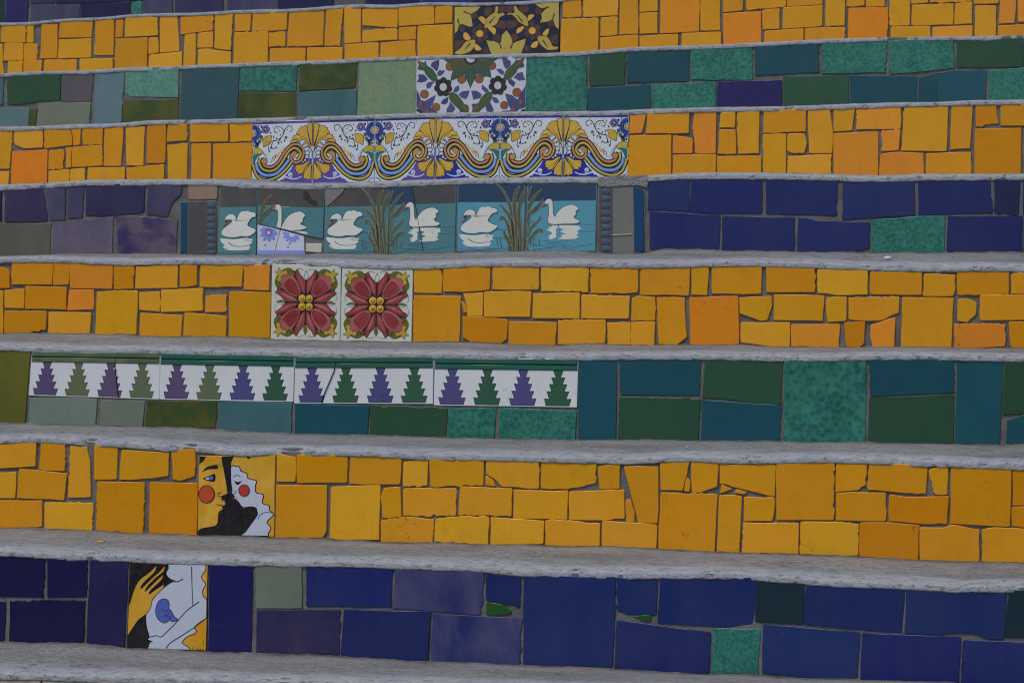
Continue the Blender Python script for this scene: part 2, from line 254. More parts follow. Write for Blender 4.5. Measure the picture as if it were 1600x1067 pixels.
TILES = """
@8 0 840
n -60,100 283,118 270,372 -60,365
n 295,130 545,140 540,370 295,372
n -80,395 35,398 22,652 -80,645
n 60,392 530,390 520,650 55,652
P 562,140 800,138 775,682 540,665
N 1310,165 1578,165 1568,722 1300,712
@8 400 840
e 0,172 285,172 285,438 0,440
b 315,175 850,180 845,432 313,428
h 875,182 1430,205 1402,480 858,438
b 1440,228 1652,242 1648,438 1600,415 1437,388
G 1442,402 1540,415 1600,465 1555,480 1440,478
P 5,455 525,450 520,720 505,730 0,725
b 550,450 1092,458 1075,775 530,742
h 1103,475 1660,500 1645,795 1095,770
@8 800 840
b 75,235 645,245 625,808 70,800
b 650,252 910,262 900,480 790,480 720,478 655,450
G 755,490 868,482 865,522 800,510
b 928,250 1530,252 1505,540 1300,558 910,532
b 655,515 1240,590 1228,855 640,822
m 1255,565 1552,572 1535,855 1250,845
k 1530,268 1825,282 1815,540 1520,525
@8 1200 840
b -30,540 575,592 555,880 150,878 100,855 -35,850
b 240,295 855,310 832,592 220,538
b 865,315 1490,345 1475,632 1380,632 1300,600 1200,590 1060,605 855,598
k 1510,325 1800,345 1800,645 1600,620 1478,618
b 590,595 1205,622 1190,905 580,885
b 1220,640 1800,660 1800,950 1205,910
@7 0 670
l -60,105 110,92 225,78 222,232 -60,250
y 255,75 320,85 405,95 405,262 245,255
l 440,105 540,115 560,200 565,425 425,428
y 590,102 733,102 727,312 588,318
y 760,132 1055,148 1050,292 820,318 748,315
y 1070,128 1215,130 1222,220 1215,295 1150,318 1080,318
l -60,275 98,270 92,432 -60,432
y 120,248 418,278 400,445 105,430
y -60,445 260,448 260,610 -60,618
l 280,458 580,465 572,635 278,625
Y 608,328 902,335 893,652 780,652 730,635 690,642 603,635
Y 935,332 1232,340 1228,665 930,650
@7 400 670
l 132,152 245,178 250,260 243,328 130,330
Y 255,160 360,160 400,175 500,162 570,172 568,335 258,338
y 590,158 910,182 898,345 585,340
l 920,205 1075,185 1068,355 920,358
y 1085,190 1420,190 1420,350 1090,360
l 1440,190 1768,200 1765,372 1535,360 1490,310 1440,280
y 1435,295 1480,318 1495,358 1435,350
y 128,350 440,352 437,640 418,678 120,682
l 468,362 775,352 768,692 458,690
y 800,370 900,362 908,550 790,552 788,480 778,430
l 922,372 1250,370 1247,542 920,540
l 1275,360 1600,372 1595,545 1265,535
l 780,572 940,548 1110,565 1102,712 780,708
l 1125,562 1280,545 1455,550 1450,722 1115,702
l 1468,552 1800,575 1795,718 1465,722
@7 800 690
y 185,118 525,125 520,260 350,295 180,290
y 537,155 672,138 672,292 548,295
y 700,155 912,155 908,508 790,508 730,270
l 10,300 348,305 345,485 8,480
l 358,312 700,300 703,480 650,478 590,490 358,485
y 712,365 740,360 765,440 765,505 715,500
y 930,125 1108,125 1090,215 1065,305 930,300
y 1095,220 1112,250 1108,310 1075,308
y 1120,112 1290,128 1280,280 1180,315 1125,318
y 1298,140 1648,145 1640,342 1600,335 1400,285 1300,262
y 1310,268 1375,295 1300,320
y 1400,298 1470,315 1450,328 1390,318
l 210,492 350,492 548,512 548,650 210,650
l 565,492 905,520 900,665 560,652
y 930,318 1282,330 1265,688 915,668
y 1295,335 1435,340 1420,692 1280,685
y 1450,345 1638,350 1642,400 1625,495 1450,495
l 1445,505 1790,508 1790,700 1440,695
@7 1200 690
y 55,130 412,130 410,488 52,488
y 430,122 615,128 610,270 560,302 422,315
y 628,128 995,155 985,325 840,318 622,300
y 1005,175 1060,160 1122,160 1120,330 1045,330 1012,230
y 428,322 735,318 735,495 425,490
Y 758,330 850,345 1128,340 1118,512 1000,515 755,495
Y 1145,152 1520,165 1510,530 1140,510
Y 1532,165 1850,175 1845,392 1528,398
Y 1525,408 1840,400 1835,540 1600,535 1525,525
l 205,500 450,500 565,515 565,710 203,703
Y 575,505 760,505 945,522 938,738 572,715
y 950,535 1100,538 1140,520 1320,550 1320,748 950,742
y 1340,548 1420,535 1600,545 1850,560 1840,770 1335,745
@6 0 530
v -80,65 190,68 155,520 -80,520
E 185,365 605,372 595,540 178,525
e 630,378 905,385 890,545 625,540
V 920,385 1355,388 1345,552 905,548
T 1370,388 1825,398 1818,585 1360,572
@6 400 530
t 245,405 708,415 695,600 242,590
g 715,415 1195,430 1185,612 712,598
m 1205,432 1500,432 1488,622 1200,615
m 1520,425 2000,450 1995,628 1520,622
@6 800 530
t 420,135 655,122 648,628 415,625
t 670,128 900,118 1180,125 1172,352 680,345
g 1210,118 1480,122 1540,140 1690,140 1680,405 1500,400 1340,372 1190,368
g 672,360 1175,372 1162,632 665,625
t 1185,378 1500,402 1685,415 1670,635 1183,632
@6 1200 530
m 105,132 612,130 610,640 100,640
t 635,130 740,120 1160,122 1165,332 640,355
g 632,365 1165,345 1155,655 655,648 628,620
t 1180,128 1468,130 1447,660 1168,655 1178,400
g 1480,130 1850,140 1840,465 1465,468
t 1495,510 1600,470 1850,480 1845,665 1490,652
@5 0 390
Y -60,100 20,112 58,130 60,240 -60,242
y 75,75 328,72 322,218 72,218
y 335,78 437,82 428,218 330,222
o 440,85 560,85 703,102 698,245 437,240
Y 712,92 838,92 832,245 710,245
l 850,108 960,102 1110,85 1108,238 845,243
y 1125,85 1230,82 1230,222 1160,235 1125,232
y 1255,85 1520,88 1508,232 1248,232
o 1525,95 1685,98 1680,255 1520,250
y -60,258 18,258 18,525 -60,525
y 28,252 150,248 147,368 28,362
Y 160,228 415,235 412,375 157,370
o 435,250 585,250 583,375 418,378
Y 30,382 290,385 285,500 190,518 28,522
l 305,390 568,395 560,522 300,525
y 608,265 720,258 860,258 852,528 595,530
l 870,268 998,265 997,388 930,382 870,375
l 1008,252 1270,242 1268,380 1005,390
o 1285,290 1415,280 1412,388 1280,390
y 878,395 1138,412 1130,545 872,540
y 1155,392 1415,418 1410,545 1145,540
Y 1435,262 1692,268 1685,552 1430,545
@5 400 390
y 988,122 1150,125 1165,170 1158,272 988,268
y 1172,122 1320,112 1462,100 1460,248 1280,265 1170,262
l 1480,100 1600,98 1768,108 1765,250 1475,248
y 988,288 1280,290 1268,578 982,575
y 1282,320 1310,345 1318,390 1298,395
l 1295,275 1418,268 1415,415 1320,418 1318,350
l 1428,262 1720,262 1712,420 1425,420
Y 1290,420 1572,435 1565,560 1530,585 1340,575 1295,550
y 1580,450 1878,455 1870,600 1580,592
@5 800 390
l 182,105 478,100 475,265 185,262
y 490,112 787,108 785,265 700,275 490,272
y 805,110 1112,112 1105,288 800,282
y 1122,105 1228,102 1220,285 1120,282
y 1248,102 1560,98 1555,275 1250,275
l 132,275 422,270 420,430 130,428
l 435,285 735,290 728,430 432,428
y 750,305 785,290 895,298 893,442 745,445
l 290,440 582,438 580,585 440,588 288,592
l 595,458 738,455 740,596 600,592
l 743,455 893,450 890,598 743,597
y 905,298 1078,300 1082,420 1092,545 1030,595 918,595
O 1108,300 1412,290 1418,592 1115,598
y 1422,302 1620,290 1625,350 1595,440 1555,445 1425,398
l 1430,455 1735,455 1735,610 1600,602 1430,580
@5 1200 390
y -12,110 150,102 295,112 292,265 -10,265
l 310,125 480,118 622,125 622,280 430,285 360,272 312,272
y 640,140 850,138 962,125 958,282 640,278
y 975,152 1172,158 1165,205 1172,240 1158,290 970,290
y 1182,140 1505,125 1502,282 1185,282
y 1520,155 1700,140 1700,278 1520,275
y 38,282 350,288 342,445 35,440
y 368,300 490,295 488,445 375,452 362,370
y 505,300 820,295 815,395 770,410 720,440 620,445 505,435
y 840,298 1160,302 1145,610 830,608
y 1185,310 1250,308 1302,330 1300,400 1250,452 1185,445
y 1325,285 1700,285 1700,435 1325,442
o 145,468 448,465 445,612 330,612 220,602 145,605
Y 478,455 605,448 600,585 570,612 490,610
o 640,472 795,425 788,608 655,608 638,540
o 1165,465 1483,465 1480,605 1300,618 1165,615
Y 1505,450 1700,452 1700,618 1520,612 1510,540
@4 0 270
n -80,108 10,108 8,300 -80,302
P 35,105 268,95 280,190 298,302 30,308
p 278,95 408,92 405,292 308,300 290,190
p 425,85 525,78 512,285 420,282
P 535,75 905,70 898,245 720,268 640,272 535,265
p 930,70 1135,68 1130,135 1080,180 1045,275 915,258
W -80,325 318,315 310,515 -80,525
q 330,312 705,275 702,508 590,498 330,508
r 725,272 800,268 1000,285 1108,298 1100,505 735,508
a 1178,72 1310,70 1358,88 1355,165 1178,168
@4 800 270
b 855,42 1108,40 1105,240 850,232
b 1120,30 1560,32 1560,255 1115,250
b 1590,35 2035,45 2028,270 1590,258
b 860,240 1300,265 1292,482 860,478
b 1315,272 1765,282 1762,492 1312,490
@4 1200 270
b 470,65 912,45 918,262 465,295
b 940,40 1385,38 1400,250 940,265
d 1415,42 1575,38 1565,262 1415,255
b 1595,38 1800,38 1800,262 1595,265
b 190,280 300,300 635,312 632,470 530,498 185,495
m 648,298 900,275 1105,268 1100,500 648,500
b 1125,270 1590,272 1585,498 1118,498
b 1600,275 1850,275 1850,500 1598,498
@3 0 160
y -60,178 78,172 58,415 -60,418
l 90,180 265,172 265,282 150,288 90,262
y 278,175 430,160 450,215 450,268 278,288
y 438,158 505,158 500,262 458,270 455,210
y 522,158 642,158 640,262 520,265 512,200
y 655,155 770,152 755,398 648,398
l 785,155 905,150 895,395 790,395
Y 920,132 1035,132 1030,378 915,380
Y 1050,135 1170,135 1168,238 1042,248
y 1190,132 1425,125 1425,245 1185,248
y 1435,128 1575,125 1570,245 1438,248
O 75,308 295,298 290,550 65,550
y 305,300 395,295 400,345 390,375 395,415 302,420
y 412,285 450,280 440,345 445,405 410,410
y 455,280 638,268 638,395 452,405 448,345
l -60,430 55,432 50,550 -60,550
l 305,430 433,420 433,550 300,550
l 440,420 528,412 528,550 440,550
y 550,408 778,408 775,550 545,550
y 792,410 900,402 1025,388 1020,550 790,550
y 1045,268 1172,258 1165,545 1048,545
y 1198,260 1318,258 1310,540 1195,540
y 1335,262 1572,255 1570,540 1330,540
@3 800 160
o 738,72 840,70 810,190 735,195
y 848,68 1108,58 1105,192 835,195
o 1140,58 1275,52 1272,318 1145,318 1128,150
y 1305,65 1395,60 1392,158 1295,158
y 1408,58 1545,52 1542,318 1412,322
y 735,208 995,205 992,470 722,470
o 1008,208 1120,222 1130,245 1128,318 1005,318
y 1298,170 1395,172 1400,240 1400,322 1285,320
y 1008,330 1275,325 1275,475 1003,475
y 1285,338 1558,335 1555,475 1283,475
@3 1200 150
y -25,88 120,90 238,82 235,222 -30,232
y -30,240 112,238 112,505 -30,505
y 122,238 225,235 242,295 225,358 150,358 120,342
l 250,88 385,80 402,200 400,358 258,358
y 410,75 545,75 525,215 410,222
o 555,85 830,62 828,208 550,210
y 848,65 1125,65 1115,345 832,342 845,200
y 1148,58 1278,62 1262,328 1140,335
Y 1298,48 1425,55 1442,175 1300,192
Y 1455,50 1800,42 1800,182 1455,185
o 410,235 688,225 688,505 410,505
o 708,222 828,215 815,340 705,345 718,290
l 122,378 395,365 392,505 120,505
o 705,365 800,352 970,358 975,505 695,505
y 990,360 1270,352 1270,500 985,500
Y 1295,208 1582,200 1580,500 1290,500
Y 1600,200 1850,195 1850,500 1598,500
@2 0 80
T -80,170 22,168 15,335 -80,335
g 48,160 250,140 378,140 375,305 230,318 90,335 45,332
w 388,145 582,145 568,318 382,318
s 595,138 775,130 755,485 580,485
Q 785,120 1115,112 1112,290 820,285 782,260
V 770,310 1112,298 1112,470 765,475
K 1140,108 1495,95 1480,460 1125,460
s -80,360 180,355 175,495 -80,500
V 190,365 230,358 220,490 182,490
e 240,325 568,322 555,485 228,490
@2 400 70
m -95,135 258,120 250,290 -100,288
V -105,295 250,298 248,475 -110,480
V 275,120 625,112 620,268 270,290
T 265,300 430,290 625,282 628,470 258,475
M 645,105 1000,90 998,460 630,465
@2 800 60
m 95,115 465,105 465,490 88,490
g 485,100 545,95 712,88 700,290 485,298
t 722,80 900,70 1110,65 1105,270 718,278
m 1118,65 1500,52 1500,260 1300,262 1118,258
t 1520,48 1915,30 1918,212 1520,235
t 478,312 865,290 862,480 475,485
m 878,292 1270,268 1270,465 872,470
N 1285,275 1500,265 1685,265 1682,455 1280,460
@2 1200 40
m 338,105 745,92 735,295 560,298 338,300
m 755,95 1155,85 1165,265 1000,285 760,305
g 1180,95 1590,80 1595,258 1250,265 1180,262
g 1610,78 1850,70 1850,255 1610,258
g 95,318 505,315 500,520 92,525
t 515,310 930,322 925,515 512,515
t 945,325 1035,302 1055,400 1060,510 938,512
t 1045,300 1165,280 1365,285 1358,505 1065,508 1058,400
m 1382,285 1600,265 1800,262 1800,500 1380,505
@1 0 0
y 8,160 160,154 158,267 5,265
y 168,153 210,152 208,268 166,267
y 262,155 360,150 355,365 250,368
Y 375,130 580,125 572,235 370,238
y 598,125 710,122 708,345 590,345
Y 725,128 770,126 765,232 722,235
y 785,115 870,100 985,112 985,222 780,232
l 1000,100 1105,95 1120,320 998,330
y 1130,108 1332,92 1330,190 1128,218
l 1345,92 1455,85 1442,315 1340,305
y 1468,78 1568,75 1560,195 1468,198
y 1578,80 1795,75 1790,188 1575,195
y -60,275 15,280 15,390 30,480 -60,485
y 28,270 145,274 143,380 20,380
y 151,275 238,278 230,378 149,379
y 368,250 570,242 568,360 362,368
y 50,385 140,383 138,478 45,480
y 147,382 262,380 255,475 145,477
y 278,375 478,372 475,470 270,475
y 500,370 705,365 700,465 495,468
Y 722,242 920,235 918,445 715,455
y 930,242 985,235 992,330 928,340
l 935,345 1135,325 1135,430 930,440
y 1155,220 1222,212 1220,430 1145,430
l 1238,210 1330,200 1332,298 1235,300
l 1240,310 1300,308 1380,320 1442,325 1442,420 1235,425
y 1465,205 1675,198 1672,410 1458,415
@1 400 0
y 80,208 182,200 182,292 120,290 80,295
y 208,70 425,68 418,285 330,290 195,290
y 440,55 545,52 530,200 525,288 428,288
y 552,48 655,42 655,265 552,272
y 665,58 885,52 882,175 740,165 665,160
y 665,195 720,190 760,182 882,182 882,250 665,265
y 892,52 1112,28 1115,150 892,165
y 1122,38 1228,35 1225,142 1118,148
y 895,175 1000,168 1000,248 892,250
y 1012,165 1228,155 1230,360 1010,370
y 90,305 310,302 305,400 85,405
y 322,298 540,298 540,395 318,400
y 555,278 765,268 765,385 552,395
y 778,270 995,255 998,375 778,385
@1 800 0
y 318,12 432,0 432,108 318,110
l 445,-8 662,-15 660,98 445,108
y 675,-30 788,-32 788,212 672,218
y 800,-32 912,-35 910,70 798,78
O 930,-40 1168,-45 1168,198 925,210
y 1180,-45 1300,-50 1300,190 1178,192
y 1318,-50 1448,-52 1442,65 1318,78
y 1462,-52 1715,-58 1708,45 1465,65
y 310,122 540,115 535,340 302,345
y 555,112 660,108 658,220 552,228
y 800,85 910,78 908,208 800,212
y 552,238 788,220 788,330 550,335
y 798,228 1038,215 1035,325 798,330
y 1062,210 1305,200 1305,318 1060,322
O 1322,88 1555,72 1558,305 1322,310
y 1565,65 1672,55 1670,182 1565,185
y 1580,195 1822,180 1820,290 1578,300
@1 1200 0
y 118,-50 338,-58 338,30 120,42
y 95,48 340,35 338,165 90,182
y 362,-58 482,-60 478,160 358,165
y 495,-60 602,-62 600,38 492,42
y 612,-62 735,-65 728,42 612,45
O 505,52 750,50 745,270 498,275
y 760,-65 888,-68 885,160 760,162
y 895,-68 1002,-70 998,18 895,25
y 1012,-70 1275,-75 1270,12 1012,18
y 902,32 1158,25 1155,155 898,160
y 1172,25 1275,15 1275,148 1165,155
y 1285,-75 1445,-78 1440,22 1288,25
o 1455,-80 1555,-82 1540,145 1440,150
y 1295,40 1425,38 1422,265 1292,268
y 232,178 480,170 478,285 228,290
y 768,172 1012,165 1010,270 765,272
o 1030,172 1278,160 1278,265 1028,268
o 1562,-82 1800,-88 1800,135 1562,138
y 1440,162 1800,148 1800,260 1435,262
@0 0 0
k -60,-130 28,-132 30,170 -60,175
N 45,-132 182,-135 170,160 35,165
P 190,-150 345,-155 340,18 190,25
n 355,-155 900,-180 890,5 500,22 350,25
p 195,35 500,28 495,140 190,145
n 510,30 815,12 810,125 505,130
m 825,15 885,8 885,110 822,112
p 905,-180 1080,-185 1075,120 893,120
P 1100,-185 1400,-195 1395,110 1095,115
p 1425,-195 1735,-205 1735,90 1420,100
@0 400 0
n 150,-205 485,-210 485,70 145,80
w 492,-210 680,-215 680,60 490,60
n 695,-215 1022,-225 1020,50 692,55
b 1032,-225 1330,-235 1330,45 1030,50
n 1345,-235 1800,-245 1800,20 1340,45
b 1815,-245 2300,-255 2300,5 1810,18
n 2315,-255 2800,-270 2800,-15 2310,5
b 2815,-270 3400,-285 3400,-40 2810,-15
P 3415,-285 3900,-295 3900,-60 3410,-40
b 3915,-295 4400,-305 4400,-80 3910,-60
n 4415,-305 5000,-320 5000,-100 4410,-80
"""

# ------------------------------------------------------------------ helpers
def nz(x, y=0.0, z=0.0): return noise.noise(Vector((x, y, z)))
def fbm(x, y, o=4):
    s, a, f = 0.0, 1.0, 1.0
    for _ in range(o):
        s += a * nz(x * f, y * f, 3.7 * f); a *= 0.55; f *= 2.03
    return s
def link(name, me, mat, parent=None, loc=(0, 0, 0)):
    if mat is not None: me.materials.append(mat)
    o = bpy.data.objects.new(name, me); COL.objects.link(o)
    if parent is not None: o.parent = parent
    o.location = loc
    return o
def mesh_of(name, vs, fs, smooth=None):
    me = bpy.data.meshes.new(name); me.from_pydata(vs, [], fs); me.update()
    if smooth is not None: me.polygons.foreach_set('use_smooth', smooth if isinstance(smooth, list) else [smooth] * len(fs))
    return me
def area(p): return 0.5 * sum(p[i][0] * p[(i + 1) % len(p)][1] - p[(i + 1) % len(p)][0] * p[i][1] for i in range(len(p)))
def ccw(p): return p if area(p) > 0 else p[::-1]
def inset(p, d):
    """move a counter-clockwise outline inwards by d"""
    n, out = len(p), []
    for i in range(n):
        a, b, c = Vector(p[i - 1]), Vector(p[i]), Vector(p[(i + 1) % n])
        e1, e2 = b - a, c - b
        if e1.length < 1e-9 or e2.length < 1e-9: out.append(tuple(b)); continue
        e1.normalize(); e2.normalize()
        n1, n2 = Vector((-e1.y, e1.x)), Vector((-e2.y, e2.x))
        m = n1 + n2
        if m.length < 1e-6: out.append(tuple(b + n1 * d)); continue
        m.normalize(); k = d / max(0.5, m.dot(n1))
        out.append(tuple(b + m * k))
    return out
def cat(p, closed=True, sub=3):
    n, out = len(p), []
    rng = range(n) if closed else range(n - 1)
    for i in rng:
        g_ = (lambda k: p[k % n]) if closed else (lambda k: p[max(0, min(n - 1, k))])
        p0, p1, p2, p3 = g_(i - 1), g_(i), g_(i + 1), g_(i + 2)
        for s in range(sub):
            t = s / sub; t2, t3 = t * t, t * t * t
            out.append(tuple(0.5 * (2 * p1[j] + (p2[j] - p0[j]) * t + (2 * p0[j] - 5 * p1[j] + 4 * p2[j] - p3[j]) * t2 + (3 * p1[j] - p0[j] - 3 * p2[j] + p3[j]) * t3) for j in (0, 1)))
    if not closed: out.append(tuple(p[-1]))
    return out
def clip_convex(p, q):
    """the part of outline p that lies inside the convex counter-clockwise outline q"""
    out = list(p)
    for i in range(len(q)):
        a, b = q[i], q[(i + 1) % len(q)]
        side = lambda v: (b[0] - a[0]) * (v[1] - a[1]) - (b[1] - a[1]) * (v[0] - a[0])
        src, out = out, []
        for j in range(len(src)):
            c, d = src[j], src[(j + 1) % len(src)]
            sc, sd = side(c), side(d)
            if sc >= 0: out.append(c)
            if (sc >= 0) != (sd >= 0):
                t = sc / (sc - sd); out.append((c[0] + (d[0] - c[0]) * t, c[1] + (d[1] - c[1]) * t))
        if len(out) < 3: return []
    return out
def inside(q, v): return all((q[(i + 1) % len(q)][0] - q[i][0]) * (v[1] - q[i][1]) - (q[(i + 1) % len(q)][1] - q[i][1]) * (v[0] - q[i][0]) >= -1e-9 for i in range(len(q)))

TH = 0.009          # tile body, from its front face back into the mortar bed
def hand_cut(p, jit=0.0006, rnd=0.0018):
    """corners worn round, sides not quite straight, as tiles nipped by hand are"""
    n, out = len(p), []
    for i in range(n):
        a, b, c = Vector(p[i - 1]), Vector(p[i]), Vector(p[(i + 1) % n])
        r = min(rnd * random.uniform(0.5, 1.5), (a - b).length * 0.3, (c - b).length * 0.3)
        q1 = b + (a - b).normalized() * r; q2 = b + (c - b).normalized() * r
        out += [tuple(q1), tuple(q2)]
        L = (c - b).length
        rough = jit > 0.0005 and L > 0.02 and random.random() < 0.16
        k = 2 if L > 0.045 else (1 if L > 0.018 else 0)
        if rough: k = int(L / 0.0065)
        jt = 0.0010 if rough else jit
        e = (c - b).normalized(); nn = Vector((-e.y, e.x))
        for s in range(k):
            t = (s + 1 + random.uniform(-0.3, 0.3)) / (k + 1)
            out.append(tuple(b + (c - b) * t + nn * random.gauss(0, jt)))
    return out
def slab(p, th=TH, bev=0.0010):
    """outline -> glazed tile body with a rolled front edge; front face in the plane y = 0"""
    p = ccw(p); n = len(p)
    loops = [(p, th), (p, bev), (inset(p, bev * 0.3), bev * 0.3), (inset(p, bev * 1.1), 0.0)]
    vs = [(x, y, z) for lp, y in loops for x, z in lp]
    fs, sm = [], []
    for L in range(3):
        for i in range(n):
            j = (i + 1) % n
            fs.append((L * n + i, L * n + j, (L + 1) * n + j, (L + 1) * n + i)); sm.append(L > 0)
    top = [Vector((x, z, 0)) for x, z in loops[3][0]]
    for t in tessellate_polygon([top]):
        a, b, c = [3 * n + k for k in t]
        va, vb, vc = (Vector((vs[k][0], vs[k][2])) for k in (a, b, c))
        fs.append((a, b, c) if (vb - va).cross(vc - va) > 0 else (a, c, b)); sm.append(False)
    return vs, fs, sm
def relief(p, base, top, bev):
    """a glazed motif raised from the face of its tile"""
    p = ccw(p)
    q = []
    for v in p:
        if not q or (Vector(v) - Vector(q[-1])).length > 2e-4: q.append(v)
    if len(q) > 3 and (Vector(q[0]) - Vector(q[-1])).length < 2e-4: q.pop()
    p = q; n = len(p)
    if n < 3: return None
    loops = [(p, -base), (p, -(base + (top - base) * 0.5)), (inset(p, bev), -top)]
    vs = [(x, y, z) for lp, y in loops for x, z in lp]
    fs = [(L * n + i, L * n + (i + 1) % n, (L + 1) * n + (i + 1) % n, (L + 1) * n + i) for L in (0, 1) for i in range(n)]
    sm = [False] * n + [True] * n
    for t in tessellate_polygon([[Vector((x, z, 0)) for x, z in p]]):
        a, b, c = [2 * n + k for k in t]
        va, vb, vc = (Vector((vs[k][0], vs[k][2])) for k in (a, b, c))
        fs.append((a, b, c) if (vb - va).cross(vc - va) > 0 else (a, c, b)); sm.append(bev >= 0.0008 and abs(area(p)) < 4e-4)
    return vs, fs, sm
def ribbon(p, w0, w1, base, top):
    n = len(p); vs, fs = [], []
    for i, v in enumerate(p):
        a, b = Vector(p[max(0, i - 1)]), Vector(p[min(n - 1, i + 1)])
        t = b - a
        t = t.normalized() if t.length > 1e-9 else Vector((1, 0))
        m = Vector((-t.y, t.x)); s = i / max(1, n - 1)
        wd = (w0 + (w1 - w0) * s) * 0.5
        c = Vector(v)
        for q, y in ((c + m * wd, -base), (c + m * wd * 0.7, -top), (c - m * wd * 0.7, -top), (c - m * wd, -base)):
            vs.append((q.x, y, q.y))
    for i in range(n - 1):
        for k in range(3):
            fs.append((i * 4 + k, i * 4 + k + 1, i * 4 + 4 + k + 1, i * 4 + 4 + k))
    return vs, fs, True

# ------------------------------------------------------------------ the steps as things
LABELS = {
    0: 'navy and violet tiled step, topmost, only its left end in view',
    1: 'yellow tiled step with one dark brown floral tile',
    2: 'green tiled step with a white tile of brown flowers and leaves',
    3: 'yellow tiled step with blue and white scroll and shell tiles',
    4: 'dark blue tiled step with white swan tiles in the middle',
    5: 'yellow tiled step with two white tiles of red flowers',
    6: 'green tiled step with a white frieze of small stepped trees',
    7: 'yellow tiled step with a tile of a bearded man kissing a woman',
    8: 'dark blue tiled step with a tile of a hand and a pregnant belly',
    9: 'lowest step, only its worn concrete edge and cream tiles at the bottom',
}
ROWS = range(0, 10)
STEP, ORIGIN = {}, {}
POLY = {n: [] for n in ROWS}
cur = None
for ln in TILES.strip().splitlines():
    if ln[0] == '@':
        a = ln[1:].split(); cur = (int(a[0]), float(a[1]), float(a[2]))
    else:
        a = ln.split(); n, ox, oy = cur
        px = [(ox + float(t.split(',')[0]) / 4, oy + float(t.split(',')[1]) / 4) for t in a[1:]]
        hi, lo = max(v[0] for v in px), min(v[0] for v in px)
        if 1604 < hi < 1700: px = [(1664, y) if x > hi - 14 else (x, y) for x, y in px]     # run on to the next tile past the frame
        if -40 < lo < -8: px = [(-20, y) if x < lo + 14 else (x, y) for x, y in px]
        pts = [on_riser(x, y, step_y(n)) for x, y in px]
        POLY[n].append((a[0], pts))
def local(n, pts): return [(x - ORIGIN[n][0], z - ORIGIN[n][2]) for x, z in pts]
def pick(n): return {0: 'nbP', 1: 'yylY', 2: 'gtms', 3: 'ylYo', 4: 'bbd', 5: 'ylYy', 6: 'gtm', 7: 'yylY', 8: 'bbn', 9: 'c'}[n]
# row 9 and the runs of tiles just outside the frame
def course(n, px0, px1, top, bot, rows=2, wpx=78):
    """plain running-bond tiles between two picture columns; top and bot give the picture y at a column"""
    for r in range(rows):
        x = px0 + (0.0 if r % 2 == 0 else -0.0)
        first = True
        while x < px1 - 8:
            wd = wpx * random.uniform(0.6, 1.25)
            if first and r % 2: wd *= 0.5
            first = False
            x2 = min(px1, x + wd)
            if px1 - x2 < 20: x2 = px1
            fr = lambda xx, k: top(xx) + (bot(xx) - top(xx)) * k
            k0, k1 = r / rows + (0.015 if r else 0), (r + 1) / rows - 0.02
            q = [(x + 2, fr(x, k0)), (x2 - 2, fr(x2, k0)), (x2 - 2, fr(x2, k1)), (x + 2, fr(x, k1))]
            POLY[n].append((random.choice(pick(n)), [on_riser(a, b, step_y(n)) for a, b in q]))
            x = x2
ENDS = {0: (36, 36 - 90, 0, 0), 1: (38, 122, -18, 62), 2: (121, 204, 58, 165), 3: (203, 296, 160, 274), 4: (296, 402, 279, 396), 5: (411, 522, 422, 546),
        6: (545, 661, 563, 697), 7: (695, 825, 731, 883), 8: (866, 1004, 926, 1076)}
SL = {1: -0.03, 2: -0.034, 3: -0.022, 4: -0.008, 5: 0.008, 6: 0.012, 7: 0.022, 8: 0.036}
for n in range(1, 9):
    tl, bl, tr, br = ENDS[n]; s = SL[n]
    course(n, -1000, -22, lambda x, a=tl, s=s: a + s * x, lambda x, a=bl, s=s: a + s * x)
    course(n, 1666, 2700, lambda x, a=tr, s=s: a + s * (x - 1600), lambda x, a=br, s=s: a + s * (x - 1600))
course(0, -1000, -20, lambda x: -30 - 0.03 * x, lambda x: 42 - 0.03 * x)
course(9, -900, 2700, lambda x: 1060 + 0.024 * x, lambda x: 1215 + 0.036 * x, 2, 70)

X0, X1 = -2.95, 2.30
FINE = [X0 + 0.005 * i for i in range(int((X1 - X0) / 0.005) + 1)]
def profile(n, extra=()):
    top = [None] * len(FINE); bot = [None] * len(FINE)
    for p in [q for c, q in POLY[n]] + list(extra):
        m = len(p)
        for i in range(m):
            (xa, za), (xb, zb) = p[i], p[(i + 1) % m]
            if xa > xb: xa, za, xb, zb = xb, zb, xa, za
            for k in range(max(0, int((xa - X0) / 0.005)), min(len(FINE), int((xb - X0) / 0.005) + 2)):
                x = FINE[k]
                if xa <= x <= xb and xb > xa:
                    z = za + (zb - za) * (x - xa) / (xb - xa)
                    if top[k] is None or z > top[k]: top[k] = z
                    if bot[k] is None or z < bot[k]: bot[k] = z
    def fill(a):
        idx = [i for i, v in enumerate(a) if v is not None]
        return np.interp(range(len(a)), idx, [a[i] for i in idx])
    def smooth(a, wn, fn, hw=8):
        b = np.array([fn(a[max(0, i - wn):i + wn + 1]) for i in range(len(a))])
        k = np.hanning(2 * hw + 1); k /= k.sum()
        return np.convolve(np.pad(b, hw, mode='edge'), k, mode='valid')
    return smooth(fill(top), 9, np.max, 20), smooth(fill(bot), 5, np.min)
DECOR = {n: [] for n in ROWS}     # outlines of the picture tiles, picture pixels
def quad(ox, oy, s, txt): return [(ox + float(t.split(',')[0]) / s, oy + float(t.split(',')[1]) / s) for t in txt.split()]
Q = {}
def reg(n, key, ox, oy, s, txt):
    Q[key] = (n, quad(ox, oy, s, txt)); DECOR[n].append([on_riser(x, y, step_y(n)) for x, y in Q[key][1]])
reg(8, 'belly', 0, 840, 4, '812,160 1300,160 1290,705 793,690')
reg(7, 'kiss', 0, 670, 4, '1245,168 1718,168 1710,672 1238,665')
